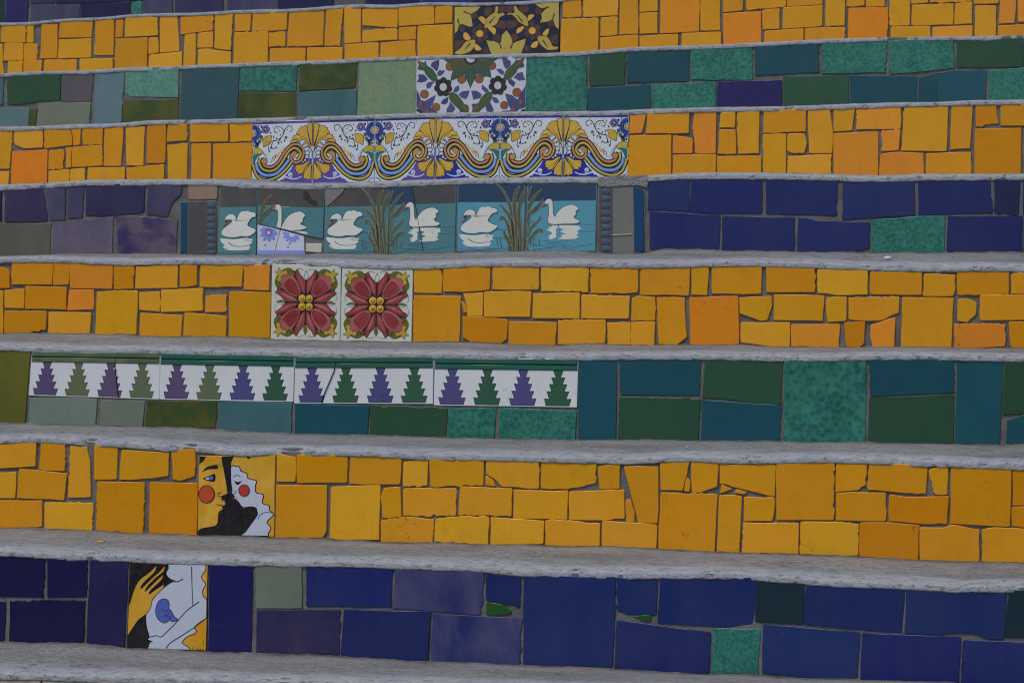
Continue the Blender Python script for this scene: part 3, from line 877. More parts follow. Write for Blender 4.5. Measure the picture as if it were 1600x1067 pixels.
reg(6, 'frieze1', 0, 530, 4, '203,75 1000,85 992,375 180,350')
reg(6, 'frieze2', 0, 530, 4, '1005,88 1840,102 1832,390 995,375')
reg(6, 'frieze3', 400, 530, 4, '245,110 1108,110 1105,403 238,400')
reg(6, 'frieze4', 400, 530, 4, '1118,115 2013,125 2005,425 1112,412')
reg(5, 'flower1', 400, 390, 4, '103,92 530,105 523,570 92,560')
reg(5, 'flower2', 400, 390, 4, '540,112 978,118 970,578 528,572')
reg(4, 'end1', 0, 270, 4, '1128,182 1352,176 1348,516 1128,505')
reg(4, 'swan1', 0, 270, 4, '1378,95 1604,93 1600,513 1362,515')
reg(4, 'swan2', 400, 270, 4, '12,95 428,98 417,410 300,388 150,350 10,318')
reg(4, 'swan3', 400, 270, 4, '432,98 828,85 827,510 425,505')
reg(4, 'swan4', 400, 270, 4, '835,85 1250,72 1240,500 835,505')
reg(4, 'swan5', 400, 270, 4, '1262,62 1680,62 1675,492 1258,492')
reg(4, 'swan6', 800, 270, 4, '100,60 528,55 520,490 93,488')
reg(4, 'end2', 800, 270, 4, '540,90 800,84 828,120 828,488 800,506 545,502')
for i, (a, b) in enumerate((('-22,122 355,112 350,505 -25,508', 0), ('360,112 738,100 738,497 353,505', 0), ('745,100 1120,88 1118,490 742,497', 0),
                            ('1127,88 1525,82 1520,485 1122,490', 0), ('1530,82 1920,80 1918,480 1525,485', 0), ('1925,80 2328,76 2320,475 1922,480', 0))):
    reg(3, 'scroll%d' % (i + 1), 400, 160, 4, a)
reg(4, 'patch1', 400, 270, 4, '10,326 148,358 128,440 112,513 9,515')
reg(4, 'patch2', 400, 270, 4, '155,360 298,400 304,513 118,513 134,440')
reg(4, 'patch3', 400, 270, 4, '312,442 410,444 408,498 312,492')
reg(2, 'leaves', 400, 70, 4, '1005,88 1690,72 1682,455 1000,460')
reg(1, 'floral', 400, 0, 4, '1240,40 1895,15 1895,340 1240,360')

TOP, BOT = {}, {}
for n in ROWS:
    TOP[n], BOT[n] = profile(n, DECOR[n])
LH = {0: 0.010, 1: 0.009, 2: 0.010, 3: 0.011, 4: 0.013, 5: 0.014, 6: 0.014, 7: 0.015, 8: 0.015, 9: 0.015}
for n in ROWS:
    e = bpy.data.objects.new('stair_step', None); COL.objects.link(e)
    zb = float(BOT[n].mean())
    e.location = (0, step_y(n), zb); ORIGIN[n] = (0, step_y(n), zb)
    e['label'] = LABELS[n]; e['category'] = 'step'; e['group'] = 'tiled steps of the outdoor staircase'
    STEP[n] = e

# ------------------------------------------------------------------ treads with their worn nosing, and the mortar bed of each riser
def build_tread(n):
    oz = ORIGIN[n][2]; zt = TOP[n]
    depth = TREAD if n > 0 else 1.4
    if n == 0: back = zt + LH[0]
    elif n <= 4: back = TOP[n] + LH[n] + 0.001
    else: back = BOT[n - 1]
    vs, fs, lip, dirt = [], [], [], []
    ys = [0.012, 0.030, 0.052, 0.080, 0.112, 0.148, 0.184, 0.216, 0.242, 0.262, 0.276]
    if n == 0: ys = [0.012, 0.03, 0.06, 0.12, 0.25, 0.5, 0.9, 1.39]
    npf = 6 + len(ys) + 2
    for i, x in enumerate(FINE):
        t = float(zt[i]); h = LH[n] * (0.58 + 0.09 * fbm(x * 9, n * 5.1, 4))
        rag = 0.0015 * fbm(x * 44, n * 3.3 + 1, 4) - 0.0014 * max(0, fbm(x * 11, n * 2.7 + 9, 3))
        chip = max(0.0, fbm(x * 14, n * 7.7 + 20, 4) - 0.45) * 0.016
        bl = 0.0008 * fbm(x * 70, n + 50, 3)
        fr = -0.0016 + 0.0011 * fbm(x * 24, n * 1.9 + 31, 4) + chip
        pr = [(0.0034, t - 0.0042 + rag), (fr + 0.0006, t - 0.0034 + rag), (fr, t - 0.0010 + rag * 0.6 + bl),
              (fr + 0.0002, t + h * 0.55 + bl), (fr + 0.0012 + chip * 0.6, t + h * 0.88 + bl - chip * 0.3), (fr + 0.0048 + chip, t + h * 1.04 - chip * 0.3)]
        lv = [0.35, 0.7, 0.85, 0.95, 1.0, 1.0]
        hb = LH[n] * 1.0
        b = float(back[i])
        for k, y in enumerate(ys):
            s = y / depth
            und = 0.0012 * fbm(x * 9, y * 14 + n * 3, 3) + 0.0009 * fbm(x * 50, y * 90 + n, 2)
            wear = -0.0016 * math.exp(-((y - 0.09) / 0.05) ** 2)
            ramp_ = 1 - math.exp(-y / 0.022)
            z = (t + h * (1 - ramp_) + hb * ramp_) * (1 - s) + b * s + und * min(1, y / 0.04) + wear + (h - LH[n] * 0.7) * 0.25 * (1 - s)
            pr.append((y, z)); lv.append(max(0.0, 0.92 * math.exp(-y / 0.06)) if n > 4 else max(0.3, 0.95 - y / 0.2))
        if n > 0:
            rg = 0.0022 * fbm(x * 33, n * 9.1 + 70, 4)
            pr.append((depth - 0.003, b + 0.0004 + rg * 0.5)); lv.append(0.0)
            pr.append((depth + 0.0045, b + 0.0026 + rg)); lv.append(0.0)
        else:
            pr.append((1.395, b)); lv.append(0); pr.append((1.40, b)); lv.append(0)
        if n <= 4: lv = [v * 1.2 for v in lv]
        for kk, ((y, z), l_) in enumerate(zip(pr, lv)):
            vs.append((x, y, z - oz)); lip.append(l_)
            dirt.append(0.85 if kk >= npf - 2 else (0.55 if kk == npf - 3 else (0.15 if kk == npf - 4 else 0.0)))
    m = len(FINE)
    for i in range(m - 1):
        for k in range(npf - 1):
            a = i * npf + k
            fs.append((a, a + npf, a + npf + 1, a + 1))
    me = mesh_of('tread', vs, fs, True)
    at = me.attributes.new('lip', 'FLOAT', 'POINT'); at.data.foreach_set('value', lip)
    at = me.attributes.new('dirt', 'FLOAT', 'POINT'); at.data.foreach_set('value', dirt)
    link('tread', me, M_CON, STEP[n])
BED = {0: .0024, 1: .0034, 2: .0022, 3: .0034, 4: .0022, 5: .0036, 6: .0020, 7: .0036, 8: .0020, 9: .003}
def build_bed(n):
    oz = ORIGIN[n][2]; rows = 26; vs, fs = [], []
    xs = FINE[::2]
    for i, x in enumerate(xs):
        t, b = float(TOP[n][i * 2]) + 0.004, float(BOT[n][i * 2]) - 0.03
        for k in range(rows):
            z = b + (t - b) * k / (rows - 1)
            y = max(0.0017, BED[n] + 0.0004 + 0.0012 * fbm(x * 60, z * 60 + n * 4, 3) + 0.0006 * fbm(x * 190, z * 190, 2))
            vs.append((x, y, z - oz))
    for i in range(len(xs) - 1):
        for k in range(rows - 1):
            a = i * rows + k; fs.append((a, a + rows, a + rows + 1, a + 1))
    link('mortar_bed', mesh_of('mortar_bed', vs, fs, True), M_GRO, STEP[n])
for n in ROWS:
    build_tread(n); build_bed(n)

# the landing the flight rises from
z0 = float(BOT[9].min()) - 0.004
gv, gf = [], []
gx = [-400, -60, -8, -3.0, 2.4, 8, 60, 400]; gy = [-800, -100, -20, -4, -1.2, step_y(9) + 0.006]
for y in gy:
    for x in gx: gv.append((x, y, z0))
for j in range(len(gy) - 1):
    for i in range(len(gx) - 1):
        a = j * len(gx) + i; gf.append((a, a + 1, a + len(gx) + 1, a + len(gx)))
k_ = NT('grey cobbled paving'); v_ = k_.coords(False)
k_.l(k_.mix(k_.ramp(k_.noise(v_, 6, 5, 0.7), (0.3, 0.0), (0.7, 1.0)), (0.06, 0.058, 0.056), (0.11, 0.105, 0.10)), k_.b.inputs['Base Color']); k_.b.inputs['Roughness'].default_value = 0.9
landing = link('ground', mesh_of('ground', gv, gf, False), k_.m); landing['kind'] = 'structure'

# ------------------------------------------------------------------ plain tiles
def place_tile(n, name, pts, mat, tilt=0.32, jit=0.0006, rnd=0.0018, proud=0.0):
    """pts: riser points of the outline. Returns the tile object and the centre its own coordinates start from"""
    cx = sum(p[0] for p in pts) / len(pts); cz = sum(p[1] for p in pts) / len(pts)
    p = inset([(x - cx, z - cz) for x, z in ccw(pts)], -0.0006)
    p = hand_cut(p, jit, rnd)
    vs, fs, sm = slab(p)
    o = link(name, mesh_of(name, vs, fs, sm), mat, STEP[n], (cx, -proud + random.uniform(-0.0006, 0.0006), cz - ORIGIN[n][2]))
    o.rotation_euler = (math.radians(random.gauss(0, tilt)), 0, math.radians(random.gauss(0, tilt)))
    return o, (cx, cz)
for n in ROWS:
    for code, pts in POLY[n]:
        place_tile(n, 'tile', pts, Y[code])

# ------------------------------------------------------------------ picture tiles: a glazed body and its raised or painted motifs
class Picture:
    def __init__(s, key, name, base, label, tilt=0.25, ox=0, oy=0, sc=1.0, flat=False):
        s.flat = flat
        s.n, s.q = Q[key]
        s.pts = [on_riser(x, y, step_y(s.n)) for x, y in s.q]
        s.o, s.c = place_tile(s.n, name, s.pts, Y[base], tilt, 0.0003, 0.0012)
        s.o['label'] = label
        s.edge = inset(ccw([(x - s.c[0], z - s.c[1]) for x, z in s.pts]), 0.0008)
        s.ox, s.oy, s.sc = ox, oy, sc
        s.uvbox = None; s.clipq = s.edge; s.k = 0
    def uv(s, x0, y0, x1, y1, mirror=False):
        """drawing coordinates: a box laid over the four corners of the tile"""
        s.uvbox = (x0, y0, x1, y1, mirror); return s
    def at(s, x, y):
        if s.uvbox:
            x0, y0, x1, y1, mi = s.uvbox
            u, v = (x - x0) / (x1 - x0), (y - y0) / (y1 - y0)
            if mi: u = 1 - u
            a, b, c, d = s.q[0], s.q[1], s.q[-2], s.q[-1]
            px = (a[0] * (1 - u) + b[0] * u) * (1 - v) + (d[0] * (1 - u) + c[0] * u) * v
            py = (a[1] * (1 - u) + b[1] * u) * (1 - v) + (d[1] * (1 - u) + c[1] * u) * v
        else:
            px, py = s.ox + x / s.sc, s.oy + y / s.sc
        X, Z = on_riser(px, py, step_y(s.n))
        return (X - s.c[0], Z - s.c[1])
    def P(s, txt):
        if not isinstance(txt, str): return [s.at(*p) for p in txt]
        return [s.at(*map(float, t.split(','))) for t in txt.split()]
    def shape(s, name, code, txt, order=1, smooth=True, lift=0.0, bev=0.0005, rim=None, rw=0.0012):
        p = s.P(txt)
        if smooth: p = cat(p)
        p = clip_convex(ccw(p), s.clipq)
        if len(p) < 3 or abs(area(p)) < 1e-6: return None
        base = 0.0; top = (0.00015 + 0.00009 * order) if s.flat else (0.0003 + 0.00016 * order + lift * 0.8)
        if s.flat: bev = 0.0001
        rw *= 1.6
        r = relief(p, base, top, bev)
        if r is None: return None
        if s.flat: r = (r[0], r[1], False)
        o = link(name, mesh_of(name, *r), Y[code], s.o)
        if rim:
            pp = p + [p[0]]
            link('outline', mesh_of('outline', *ribbon(pp, rw, rw, base, top + (0.00005 if s.flat else 0.00012))), Y[rim], s.o)
        return o
    def disc(s, name, code, x, y, r, order=1, ry=None, lift=0.0, rim=None, bev=0.0005, a0=0, a1=360, rw=0.0012):
        ry = ry or r; k = 16 if a1 - a0 == 360 else 12
        pts = [(x + r * math.cos(math.radians(a0 + (a1 - a0) * i / k)), y + ry * math.sin(math.radians(a0 + (a1 - a0) * i / k))) for i in range(k + (0 if a1 - a0 == 360 else 1))]
        return s.shape(name, code, pts, order, False, lift, bev, rim, rw)
    def stroke(s, name, code, txt, w0, w1=None, order=3, smooth=True):
        p = s.P(txt)
        if smooth: p = cat(p, False, 4)
        p = [v for v in p if inside(s.clipq, v)]
        if len(p) < 2: return
        w1 = w0 if w1 is None else w1
        link(name, mesh_of(name, *ribbon(p, w0 * 1.15, w1 * 1.15, 0.0, (0.00015 + 0.00009 * order) if s.flat else (0.0003 + 0.00016 * order))), Y[code], s.o)

# --- belly tile
t = Picture('belly', 'belly_tile', 'black', 'tile of a yellow hand on a white pregnant belly', ox=195, oy=870, sc=7.02)
t.shape('body', 'white', '510,60 850,60 888,105 882,150 842,210 862,260 890,300 857,360 860,420 900,470 915,560 905,655 830,710 762,770 785,800 770,835 690,870 637,920 642,950 700,990 680,1030 280,1030 265,970 280,930 305,925 250,900 270,870 242,770 233,640 268,545 310,460 370,390 440,325 520,272 560,265 490,232 455,180 480,120', 2, True, 0.0, 0.0010, rim='line')
t.shape('hair', 'ochre', '862,60 930,60 925,470 905,465 862,415 862,360 895,300 866,260 846,212 886,150 892,105', 1)
t.shape('hair', 'ochre', '910,655 900,1030 695,1030 706,990 645,950 642,920 695,872 775,838 790,800 768,772 830,715', 1)
t.shape('hand', 'ochre', '20,590 60,500 90,400 130,300 180,235 280,160 345,95 335,155 270,222 195,295 178,345 210,320 290,240 380,160 435,100 430,155 340,230 250,320 222,375 255,350 330,275 420,195 405,250 330,320 280,370 268,405 300,385 370,335 430,300 420,340 330,430 300,480 290,540 240,620 150,690 60,820 5,880', 3, True, 0.0, 0.0008, rim='line', rw=0.0008)
t.shape('baby', 'baby', '430,455 475,470 490,520 485,560 500,575 520,600 545,650 580,680 570,695 520,705 502,690 495,650 488,690 440,720 390,700 350,650 340,590 350,530 380,475', 4, True, rim='line', rw=0.0010)
t.stroke('line', 'line', '405,568 430,590 455,585 490,572', 0.0012, 0.0008, 6)
t.stroke('line', 'line', '435,640 465,630 492,600', 0.0012, 0.0008, 6)
t.stroke('line', 'line', '735,70 737,250 742,400 745,530', 0.0021, 0.0011, 5)
t.stroke('line', 'line', '815,488 740,540 670,595 560,720 470,810 400,872 350,858 300,868 250,882', 0.0016, 0.0014, 5)
t.stroke('line', 'line', '905,655 760,770 620,862 520,925 475,965 440,1030', 0.0014, 0.0018, 5)
t.stroke('line', 'line', '490,230 520,258 560,268 605,258 640,235', 0.0012, 0.0018, 5)
for a in ('725,1000 730,1015', '745,985 742,1015 760,1012', '775,1000 778,1015', '795,990 800,1015 815,1010', '830,1000 828,1015 855,1012 850,1000', '860,910 862,960'):
    t.stroke('signature', 'line', a, 0.0010, 0.0008, 3)
# --- kiss tile
t = Picture('kiss', 'kiss_tile', 'ochre', 'tile of a bearded man and a white faced woman kissing', ox=300, oy=700, sc=7.357)
t.shape('hair', 'black', '60,80 155,80 140,140 100,170 70,205', 2)
t.shape('hair', 'black', '345,80 478,80 452,160 447,250 452,400 462,480 450,530 410,520 392,400 365,250', 2)
t.shape('face', 'white', '450,208 500,206 545,215 562,262 628,290 640,342 690,358 742,378 726,440 735,508 780,520 822,542 806,605 820,640 885,660 888,712 935,755 910,795 860,850 905,915 875,975 850,1020 560,1020 690,855 748,770 745,720 700,672 590,680 550,640 520,600 475,575 490,550 458,535 462,480 450,400 447,300', 1, True, 0.0, 0.0010, rim='line', rw=0.0014)
t.shape('beard', 'black', '350,550 380,540 410,520 450,512 480,545 492,582 520,610 545,640 580,690 640,688 700,672 738,690 745,720 745,770 690,850 560,1000 300,1010 80,995 72,960 110,925 200,908 275,890 302,840 310,740 358,700 350,668 385,650 378,600 345,592', 3, True, 0.0, 0.0010, rim='line')
t.disc('cheek', 'rouge', 170, 527, 90, 3, 100, rim='line', lift=0.0004, bev=0.001)
t.disc('cheek', 'rouge', 600, 485, 62, 3, 66, rim='line', lift=0.0004, bev=0.001)
t.shape('eyebrow', 'black', '120,270 165,220 220,200 292,190 294,235 210,238 160,252', 3)
t.shape('eye', 'line', '128,350 170,328 205,315 266,295 262,380 185,374', 2)
t.shape('eye_white', 'white', '150,352 190,330 200,362 175,362', 3)
t.disc('iris', 'baby', 220, 342, 28, 3, 26)
t.shape('eye', 'line', '485,372 530,388 578,372 545,412 515,420', 3)
t.stroke('eyebrow', 'line', '472,332 495,314 525,310 558,326', 0.0010, 0.0012, 4)
t.stroke('mouth', 'line', '285,645 315,652 355,655', 0.0012, 0.0010, 4)
t.stroke('mouth', 'rouge', '470,572 495,578 522,568', 0.0013, 0.0010, 4)
t.stroke('nostril', 'line', '335,508 305,515 303,545 325,552 350,548', 0.0010, 0.0010, 4)
t.stroke('nostril', 'line', '488,488 508,498 500,515 470,525', 0.0010, 0.0010, 4)
t.stroke('line', 'line', '762,812 775,775 800,752 850,735 925,742', 0.0012, 0.0010, 4)
t.disc('chip', 'shade', 650, 108, 20, 2, 14)
# --- tree frieze
def frieze(key, cols, mould, split=None, label=''):
    t = Picture(key, 'frieze_tile', 'frz', label, flat=False).uv(0, 0, 1, 1)
    for v0, v1, lf in ((-0.02, 0.115, 0.0028), (0.135, 0.238, 0.0018)):
        t.shape('moulding', mould, [(-0.02, v0), (1.02, v0), (1.02, v1), (-0.02, v1)], 1, False, lf, 0.0018)
    t.shape('groove', 'line', [(0, .11), (1, .11), (1, .14), (0, .14)], 0, False)
    lv = [.245, .385, .525, .675, .83, .972]; hw = ((.034, .017), (.047, .031), (.062, .045), (.078, .059), (.094, .082))
    for i, code in enumerate(cols):
        u = (.125, .37, .62, .865)[i]
        L, R = [], []
        for k, (a, b) in enumerate(hw):
            L += [(u - a, lv[k]), (u - b, lv[k + 1])]; R += [(u + a, lv[k]), (u + b, lv[k + 1])]
        t.shape('tree', code, L + R[::-1], 0, False, rim='line', rw=0.0008, bev=0.0002)
    if split: t.stroke('crack', 'line', split, 0.0012, 0.0014, 14, False)
frieze('frieze1', ('purp', 'pine2', 'purp', 'pine2'), 'mould2', [(.655, .02), (.652, .3), (.675, .7), (.69, .99)], 'cracked frieze tile at the left end, under a green moulding with painted warm reflection')
frieze('frieze2', ('purp', 'pine2', 'ind', 'pine'), 'mould', None, 'second frieze tile from the left, with one tree hazed by painted reflection')
frieze('frieze3', ('ind', 'pine', 'ind', 'pine'), 'mould', [(.30, .02), (.285, .3), (.21, .85), (.2, .98)], 'third frieze tile from the left, with a slanting crack')
frieze('frieze4', ('ind', 'pine', 'ind', 'pine'), 'mould', None, 'frieze tile at the right end, beside the petrol blue tile')
# --- red flower tiles
def flower(key, label):
    t = Picture(key, 'flower_tile', 'ivory', label).uv(-0.5, -0.5, 0.5, 0.5)
    def pol(ang, pts, sgn=1):
        ca, sa = math.cos(ang), math.sin(ang)
        return [(r * ca - sgn * s_ * sa, r * sa + sgn * s_ * ca) for r, s_ in pts]
    def both(pts): return pts + [(r, -s_) for r, s_ in pts[::-1]]
    for q in range(4):
        d = math.radians(45 + 90 * q)
        t.shape('stem', 'shade', pol(d, both([(.10, .03), (.145, .10), (.23, .145), (.32, .172), (.42, .180), (.46, .10)])), 0)
        t.shape('stem', 'olive', pol(d, both([(.38, .13), (.42, .160), (.47, .163), (.515, .138), (.545, .085), (.555, .04)])), 1)
        t.shape('calyx', 'leafgold', pol(d, both([(.44, .02), (.465, .085), (.515, .088), (.53, .045), (.565, .036), (.615, .040), (.59, .012)])), 3, lift=0.0003, rim='olive', rw=0.0005)
        t.shape('tulip', 'pink', pol(d, both([(.125, .005), (.15, .045), (.21, .085), (.29, .108), (.37, .118), (.44, .132), (.415, .095), (.475, .088), (.455, .055), (.492, .03)])), 4, False, 0.0005, 0.0010, rim='shade', rw=0.0007)
        t.shape('petal', 'darkred', pol(d, both([(.145, .005), (.17, .040), (.23, .070), (.30, .086), (.37, .080), (.40, .062), (.405, .03)])), 6, True, 0.0010, 0.0016, rim='blush', rw=0.0005)
        t.stroke('line', 'pink', pol(d, [(.20, .0), (.28, .018), (.36, .012)]), 0.0009, 0.0005, 17)
        ax = math.radians(90 * q)
        t.shape('dark_ground', 'shade', pol(ax, both([(.06, .03), (.14, .06), (.22, .06), (.30, .02)])), 0)
        t.shape('leaf', 'olive', pol(ax, both([(.30, .006), (.35, .03), (.39, .024), (.43, .0)])), 2, lift=0.0003)
        for sg in (1, -1):
            t.shape('petal', 'red', pol(ax, [(.115, .014), (.19, .008), (.27, .010), (.32, .032), (.37, .085), (.435, .125), (.43, .152), (.36, .152), (.29, .130), (.22, .102), (.15, .06)], sg), 3, True, 0.0005, 0.0010, rim='shade', rw=0.0005)
            t.shape('petal_fold', 'pink', pol(ax, [(.13, .026), (.20, .028), (.27, .040), (.33, .080), (.37, .115), (.33, .120), (.26, .094), (.18, .060)], sg), 5, True, 0.0007, 0.0008)
            t.stroke('curl', 'blush', pol(ax, [(.42, .148), (.445, .135), (.452, .10), (.45, .065), (.432, .035)], sg), 0.0018, 0.0010, 2)
    t.disc('dark_ground', 'shade', 0, 0, .125, 1)  # dark brown ground of the flower motif
    for sx in (-1, 1):
        for sy in (-1, 1):
            t.disc('stamen', 'gold', sx * .052, sy * .054, .058, 4, lift=0.0012, bev=0.0016, rim='shade', rw=0.0006)
            t.disc('stamen', 'amber', sx * .050, sy * .052, .034, 8, lift=0.0012, bev=0.0008)
            t.disc('stamen', 'straw', sx * .046, sy * .048, .015, 12, lift=0.0012)
    t.disc('stamen', 'shade', 0, 0, .014, 14, lift=0.001)
flower('flower1', 'left one of two red flower tiles'); flower('flower2', 'right one of two red flower tiles')
# --- swans
def swan_a(key, sky_, wat, label, xr=780):
    t = Picture(key, 'swan_tile', wat, label).uv(45, 92, xr, 850)
    t.shape('sky_band', sky_, '20,60 820,60 820,306 20,306', 1, False)
    t.stroke('line', 'foam', '45,308 300,306 790,300', 0.0011, 0.0011, 2, False)
    for a in ('120,770 250,830 450,815 640,825', '60,820 300,838 520,812', '360,690 480,700 640,715', '430,600 560,610 640,600'):
        t.stroke('ripple', 'ripple', a, 0.0015, 0.0008, 1)
    t.shape('reflection', 'bone', '65,662 150,668 210,674 300,668 385,655 398,672 445,668 430,700 442,712 400,738 415,760 400,795 300,800 160,800 130,788 98,755 125,740 95,720 72,690', 1, False)
    t.stroke('ripple', 'ripple', '165,705 200,735 260,752 330,752 400,742', 0.0022, 0.0008, 3)
    t.stroke('ripple', 'ripple', '385,660 350,685', 0.0012, 0.0006, 3)
    t.shape('swan', 'bone', '110,460 125,415 165,390 205,390 238,415 246,458 262,420 285,375 320,355 350,358 380,350 420,368 455,372 487,402 470,425 440,430 412,455 398,480 382,510 400,530 440,550 492,570 470,600 420,635 380,645 300,642 240,655 150,650 95,630 78,600 85,570 120,535 165,505 195,475 185,455 160,458 140,485 120,482', 3, True, 0.0009, 0.0015, rim='ripple', rw=0.00035)
    t.shape('beak', 'beak', '120,452 140,470 125,505 102,525 88,520 95,488', 6, True, 0.0008)
    t.shape('eye', 'shade', '112,462 150,445 140,475 122,482', 9, True, 0.0008)
    t.stroke('line', 'beige', '255,470 225,530 185,570 140,595', 0.0009, 0.0006, 5)
    t.stroke('line', 'beige', '395,455 365,540 330,590 290,610', 0.0009, 0.0006, 5)
    for a in ('470,105 540,160 600,260 645,380 672,600 690,860 640,860 638,600 612,380 558,220 500,140', '728,128 715,180 692,260 692,380 715,600 735,860 685,860 678,600 652,400 648,300 668,200 700,150',
              '790,165 790,250 748,330 738,430 750,600 765,860 712,860 712,600 702,420 718,300 748,210', '500,315 560,370 620,440 668,560 680,860 645,860 636,640 600,470 545,390',
              '510,505 522,462 548,458 590,510 640,620 662,860 622,860 612,680 575,540 545,482', '555,590 580,650 640,750 655,860 605,860 598,760 562,690', '790,420 770,500 760,860 790,870'):
        t.shape('reed', 'reed', a, 4, True, 0.0005, 0.0010, rim='reedlight', rw=0.0007)
    for a in ('478,690 492,790', '512,685 532,805', '545,620 560,700'):
        t.stroke('reed', 'reed', a, 0.0012, 0.0020, 4)
    return t
def swan_b(key, sky_, wat, label):
    t = Picture(key, 'swan_tile', wat, label).uv(785, 80, 1540, 842)
    t.shape('sky_band', sky_, '760,40 1570,40 1570,286 760,290', 1, False)
    t.stroke('line', 'foam', '785,292 1100,288 1540,278', 0.0011, 0.0011, 2, False)
    for a in ('860,770 1000,790 1200,770', '1180,780 1350,790 1520,760', '950,720 1050,735 1250,730', '1360,620 1450,625 1530,615', '1370,545 1530,548', '850,830 1100,800 1300,815', '1000,760 1200,752'):
        t.stroke('ripple', 'ripple', a, 0.0015, 0.0008, 1)
    t.shape('reflection', 'bone', '1050,550 1120,555 1125,590 1100,610 1112,640 1105,660 1112,690 1060,715 1020,710 1042,690 1010,685 1052,660 1060,640 990,605 1040,600 1018,580 1060,575', 1, False)
    t.shape('reflection', 'bone', '1135,555 1300,560 1365,570 1377,605 1340,620 1352,650 1330,670 1357,690 1320,710 1200,715 1118,710 1172,690 1160,670 1212,655 1148,630 1192,605 1140,590', 1, False)
    t.shape('swan', 'bone', '940,345 962,320 975,295 1000,270 1035,266 1062,300 1070,380 1074,440 1090,460 1115,420 1160,370 1220,340 1290,334 1342,365 1350,385 1320,410 1326,440 1300,470 1330,495 1367,508 1350,535 1300,545 1200,545 1130,550 1060,550 1020,535 1010,500 1020,440 1020,360 1010,328 985,328 962,345', 3, True, 0.0009, 0.0015, rim='ripple', rw=0.00035)
    t.shape('beak', 'beak', '935,345 960,312 980,310 975,335 952,350', 6, True, 0.0008)
    t.stroke('line', 'beige', '1120,470 1210,440 1260,470 1320,440', 0.0009, 0.0006, 5)
    t.stroke('line', 'beige', '1190,530 1240,490 1310,470', 0.0009, 0.0006, 5)
    for a in ('828,125 815,180 790,262 770,290 770,200', '938,158 900,220 840,300 802,400 775,440 775,360 830,260 880,200', '958,265 930,330 880,400 815,440 800,520 775,520 795,430 850,370 920,300',
              '932,440 925,490 880,540 830,600 800,690 775,690 800,620 840,550 900,500', '945,640 952,600 930,588 870,620 810,700 775,770 812,740 860,670 920,618', '770,400 815,430 802,600 792,760 812,860 770,870'):
        t.shape('reed', 'reed', a, 4, True, 0.0005, 0.0010, rim='reedlight', rw=0.0007)
    for a in ('840,690 820,790', '870,690 850,800', '925,720 915,780'):
        t.stroke('reed', 'reed', a, 0.0008, 0.0016, 4)
    return t
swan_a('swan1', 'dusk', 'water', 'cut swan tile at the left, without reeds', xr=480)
t = swan_a('swan3', 'dusk', 'water', 'swan tile with reeds, its sky tinted by painted brown reflection, third from the left')
t.shape('sky_band', 'sheen_sky2', '20,60 290,60 245,150 110,285 20,306', 2, False)  # cracked corner piece, its pinkish reflection painted on
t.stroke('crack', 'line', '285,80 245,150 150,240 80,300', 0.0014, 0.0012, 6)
t = swan_b('swan4', 'dusk', 'water', 'upright swan tile with a sky half blue, half tinted by painted brown reflection')
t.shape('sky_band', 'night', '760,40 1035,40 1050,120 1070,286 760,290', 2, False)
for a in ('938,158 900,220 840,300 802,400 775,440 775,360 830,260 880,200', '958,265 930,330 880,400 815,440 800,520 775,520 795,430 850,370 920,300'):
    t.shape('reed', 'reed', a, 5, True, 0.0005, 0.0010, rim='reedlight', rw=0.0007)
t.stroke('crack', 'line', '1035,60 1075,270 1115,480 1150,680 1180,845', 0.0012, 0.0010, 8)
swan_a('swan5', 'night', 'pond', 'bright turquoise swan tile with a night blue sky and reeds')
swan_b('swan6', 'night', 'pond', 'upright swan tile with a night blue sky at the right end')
t = Picture('swan2', 'swan_tile', 'water', 'broken upper piece of a swan tile', ox=335, oy=280, sc=8.533)
t.shape('sky_band', 'dusk', '560,80 1500,80 1490,382 560,352', 1, False)
t.stroke('line', 'foam', '640,358 1000,370 1460,382', 0.0010, 0.0010, 2, False)
t.shape('swan', 'bone', '762,400 800,355 845,338 885,355 902,420 900,580 885,660 830,645 845,560 850,450 830,408 790,412', 3, True, 0.0009, 0.0015, rim='ripple', rw=0.00035)
t.shape('swan', 'bone', '885,680 930,570 1000,480 1100,435 1172,440 1217,490 1190,520 1182,570 1150,600 1237,640 1200,670 1100,685 1000,700', 3, True, 0.0009, 0.0015, rim='ripple', rw=0.00035)
t.shape('beak', 'beak', '762,405 800,360 828,362 800,405', 6, True, 0.0008)
t.shape('reflection', 'bone', '1040,695 1140,690 1240,715 1230,735 1120,735', 1)
t.shape('stain', 'shade', '1190,170 1230,150 1280,220 1300,270 1360,290 1370,360 1290,340 1240,300 1190,260', 2)
for a in ('590,480 630,370 690,270 772,208 720,300 660,380 620,460', '570,620 600,520 640,460 720,400 792,330 750,430 660,510 620,600'):
    t.shape('reed', 'reed', a, 4, True, 0.0005, 0.0008, rim='reedlight', rw=0.0007)
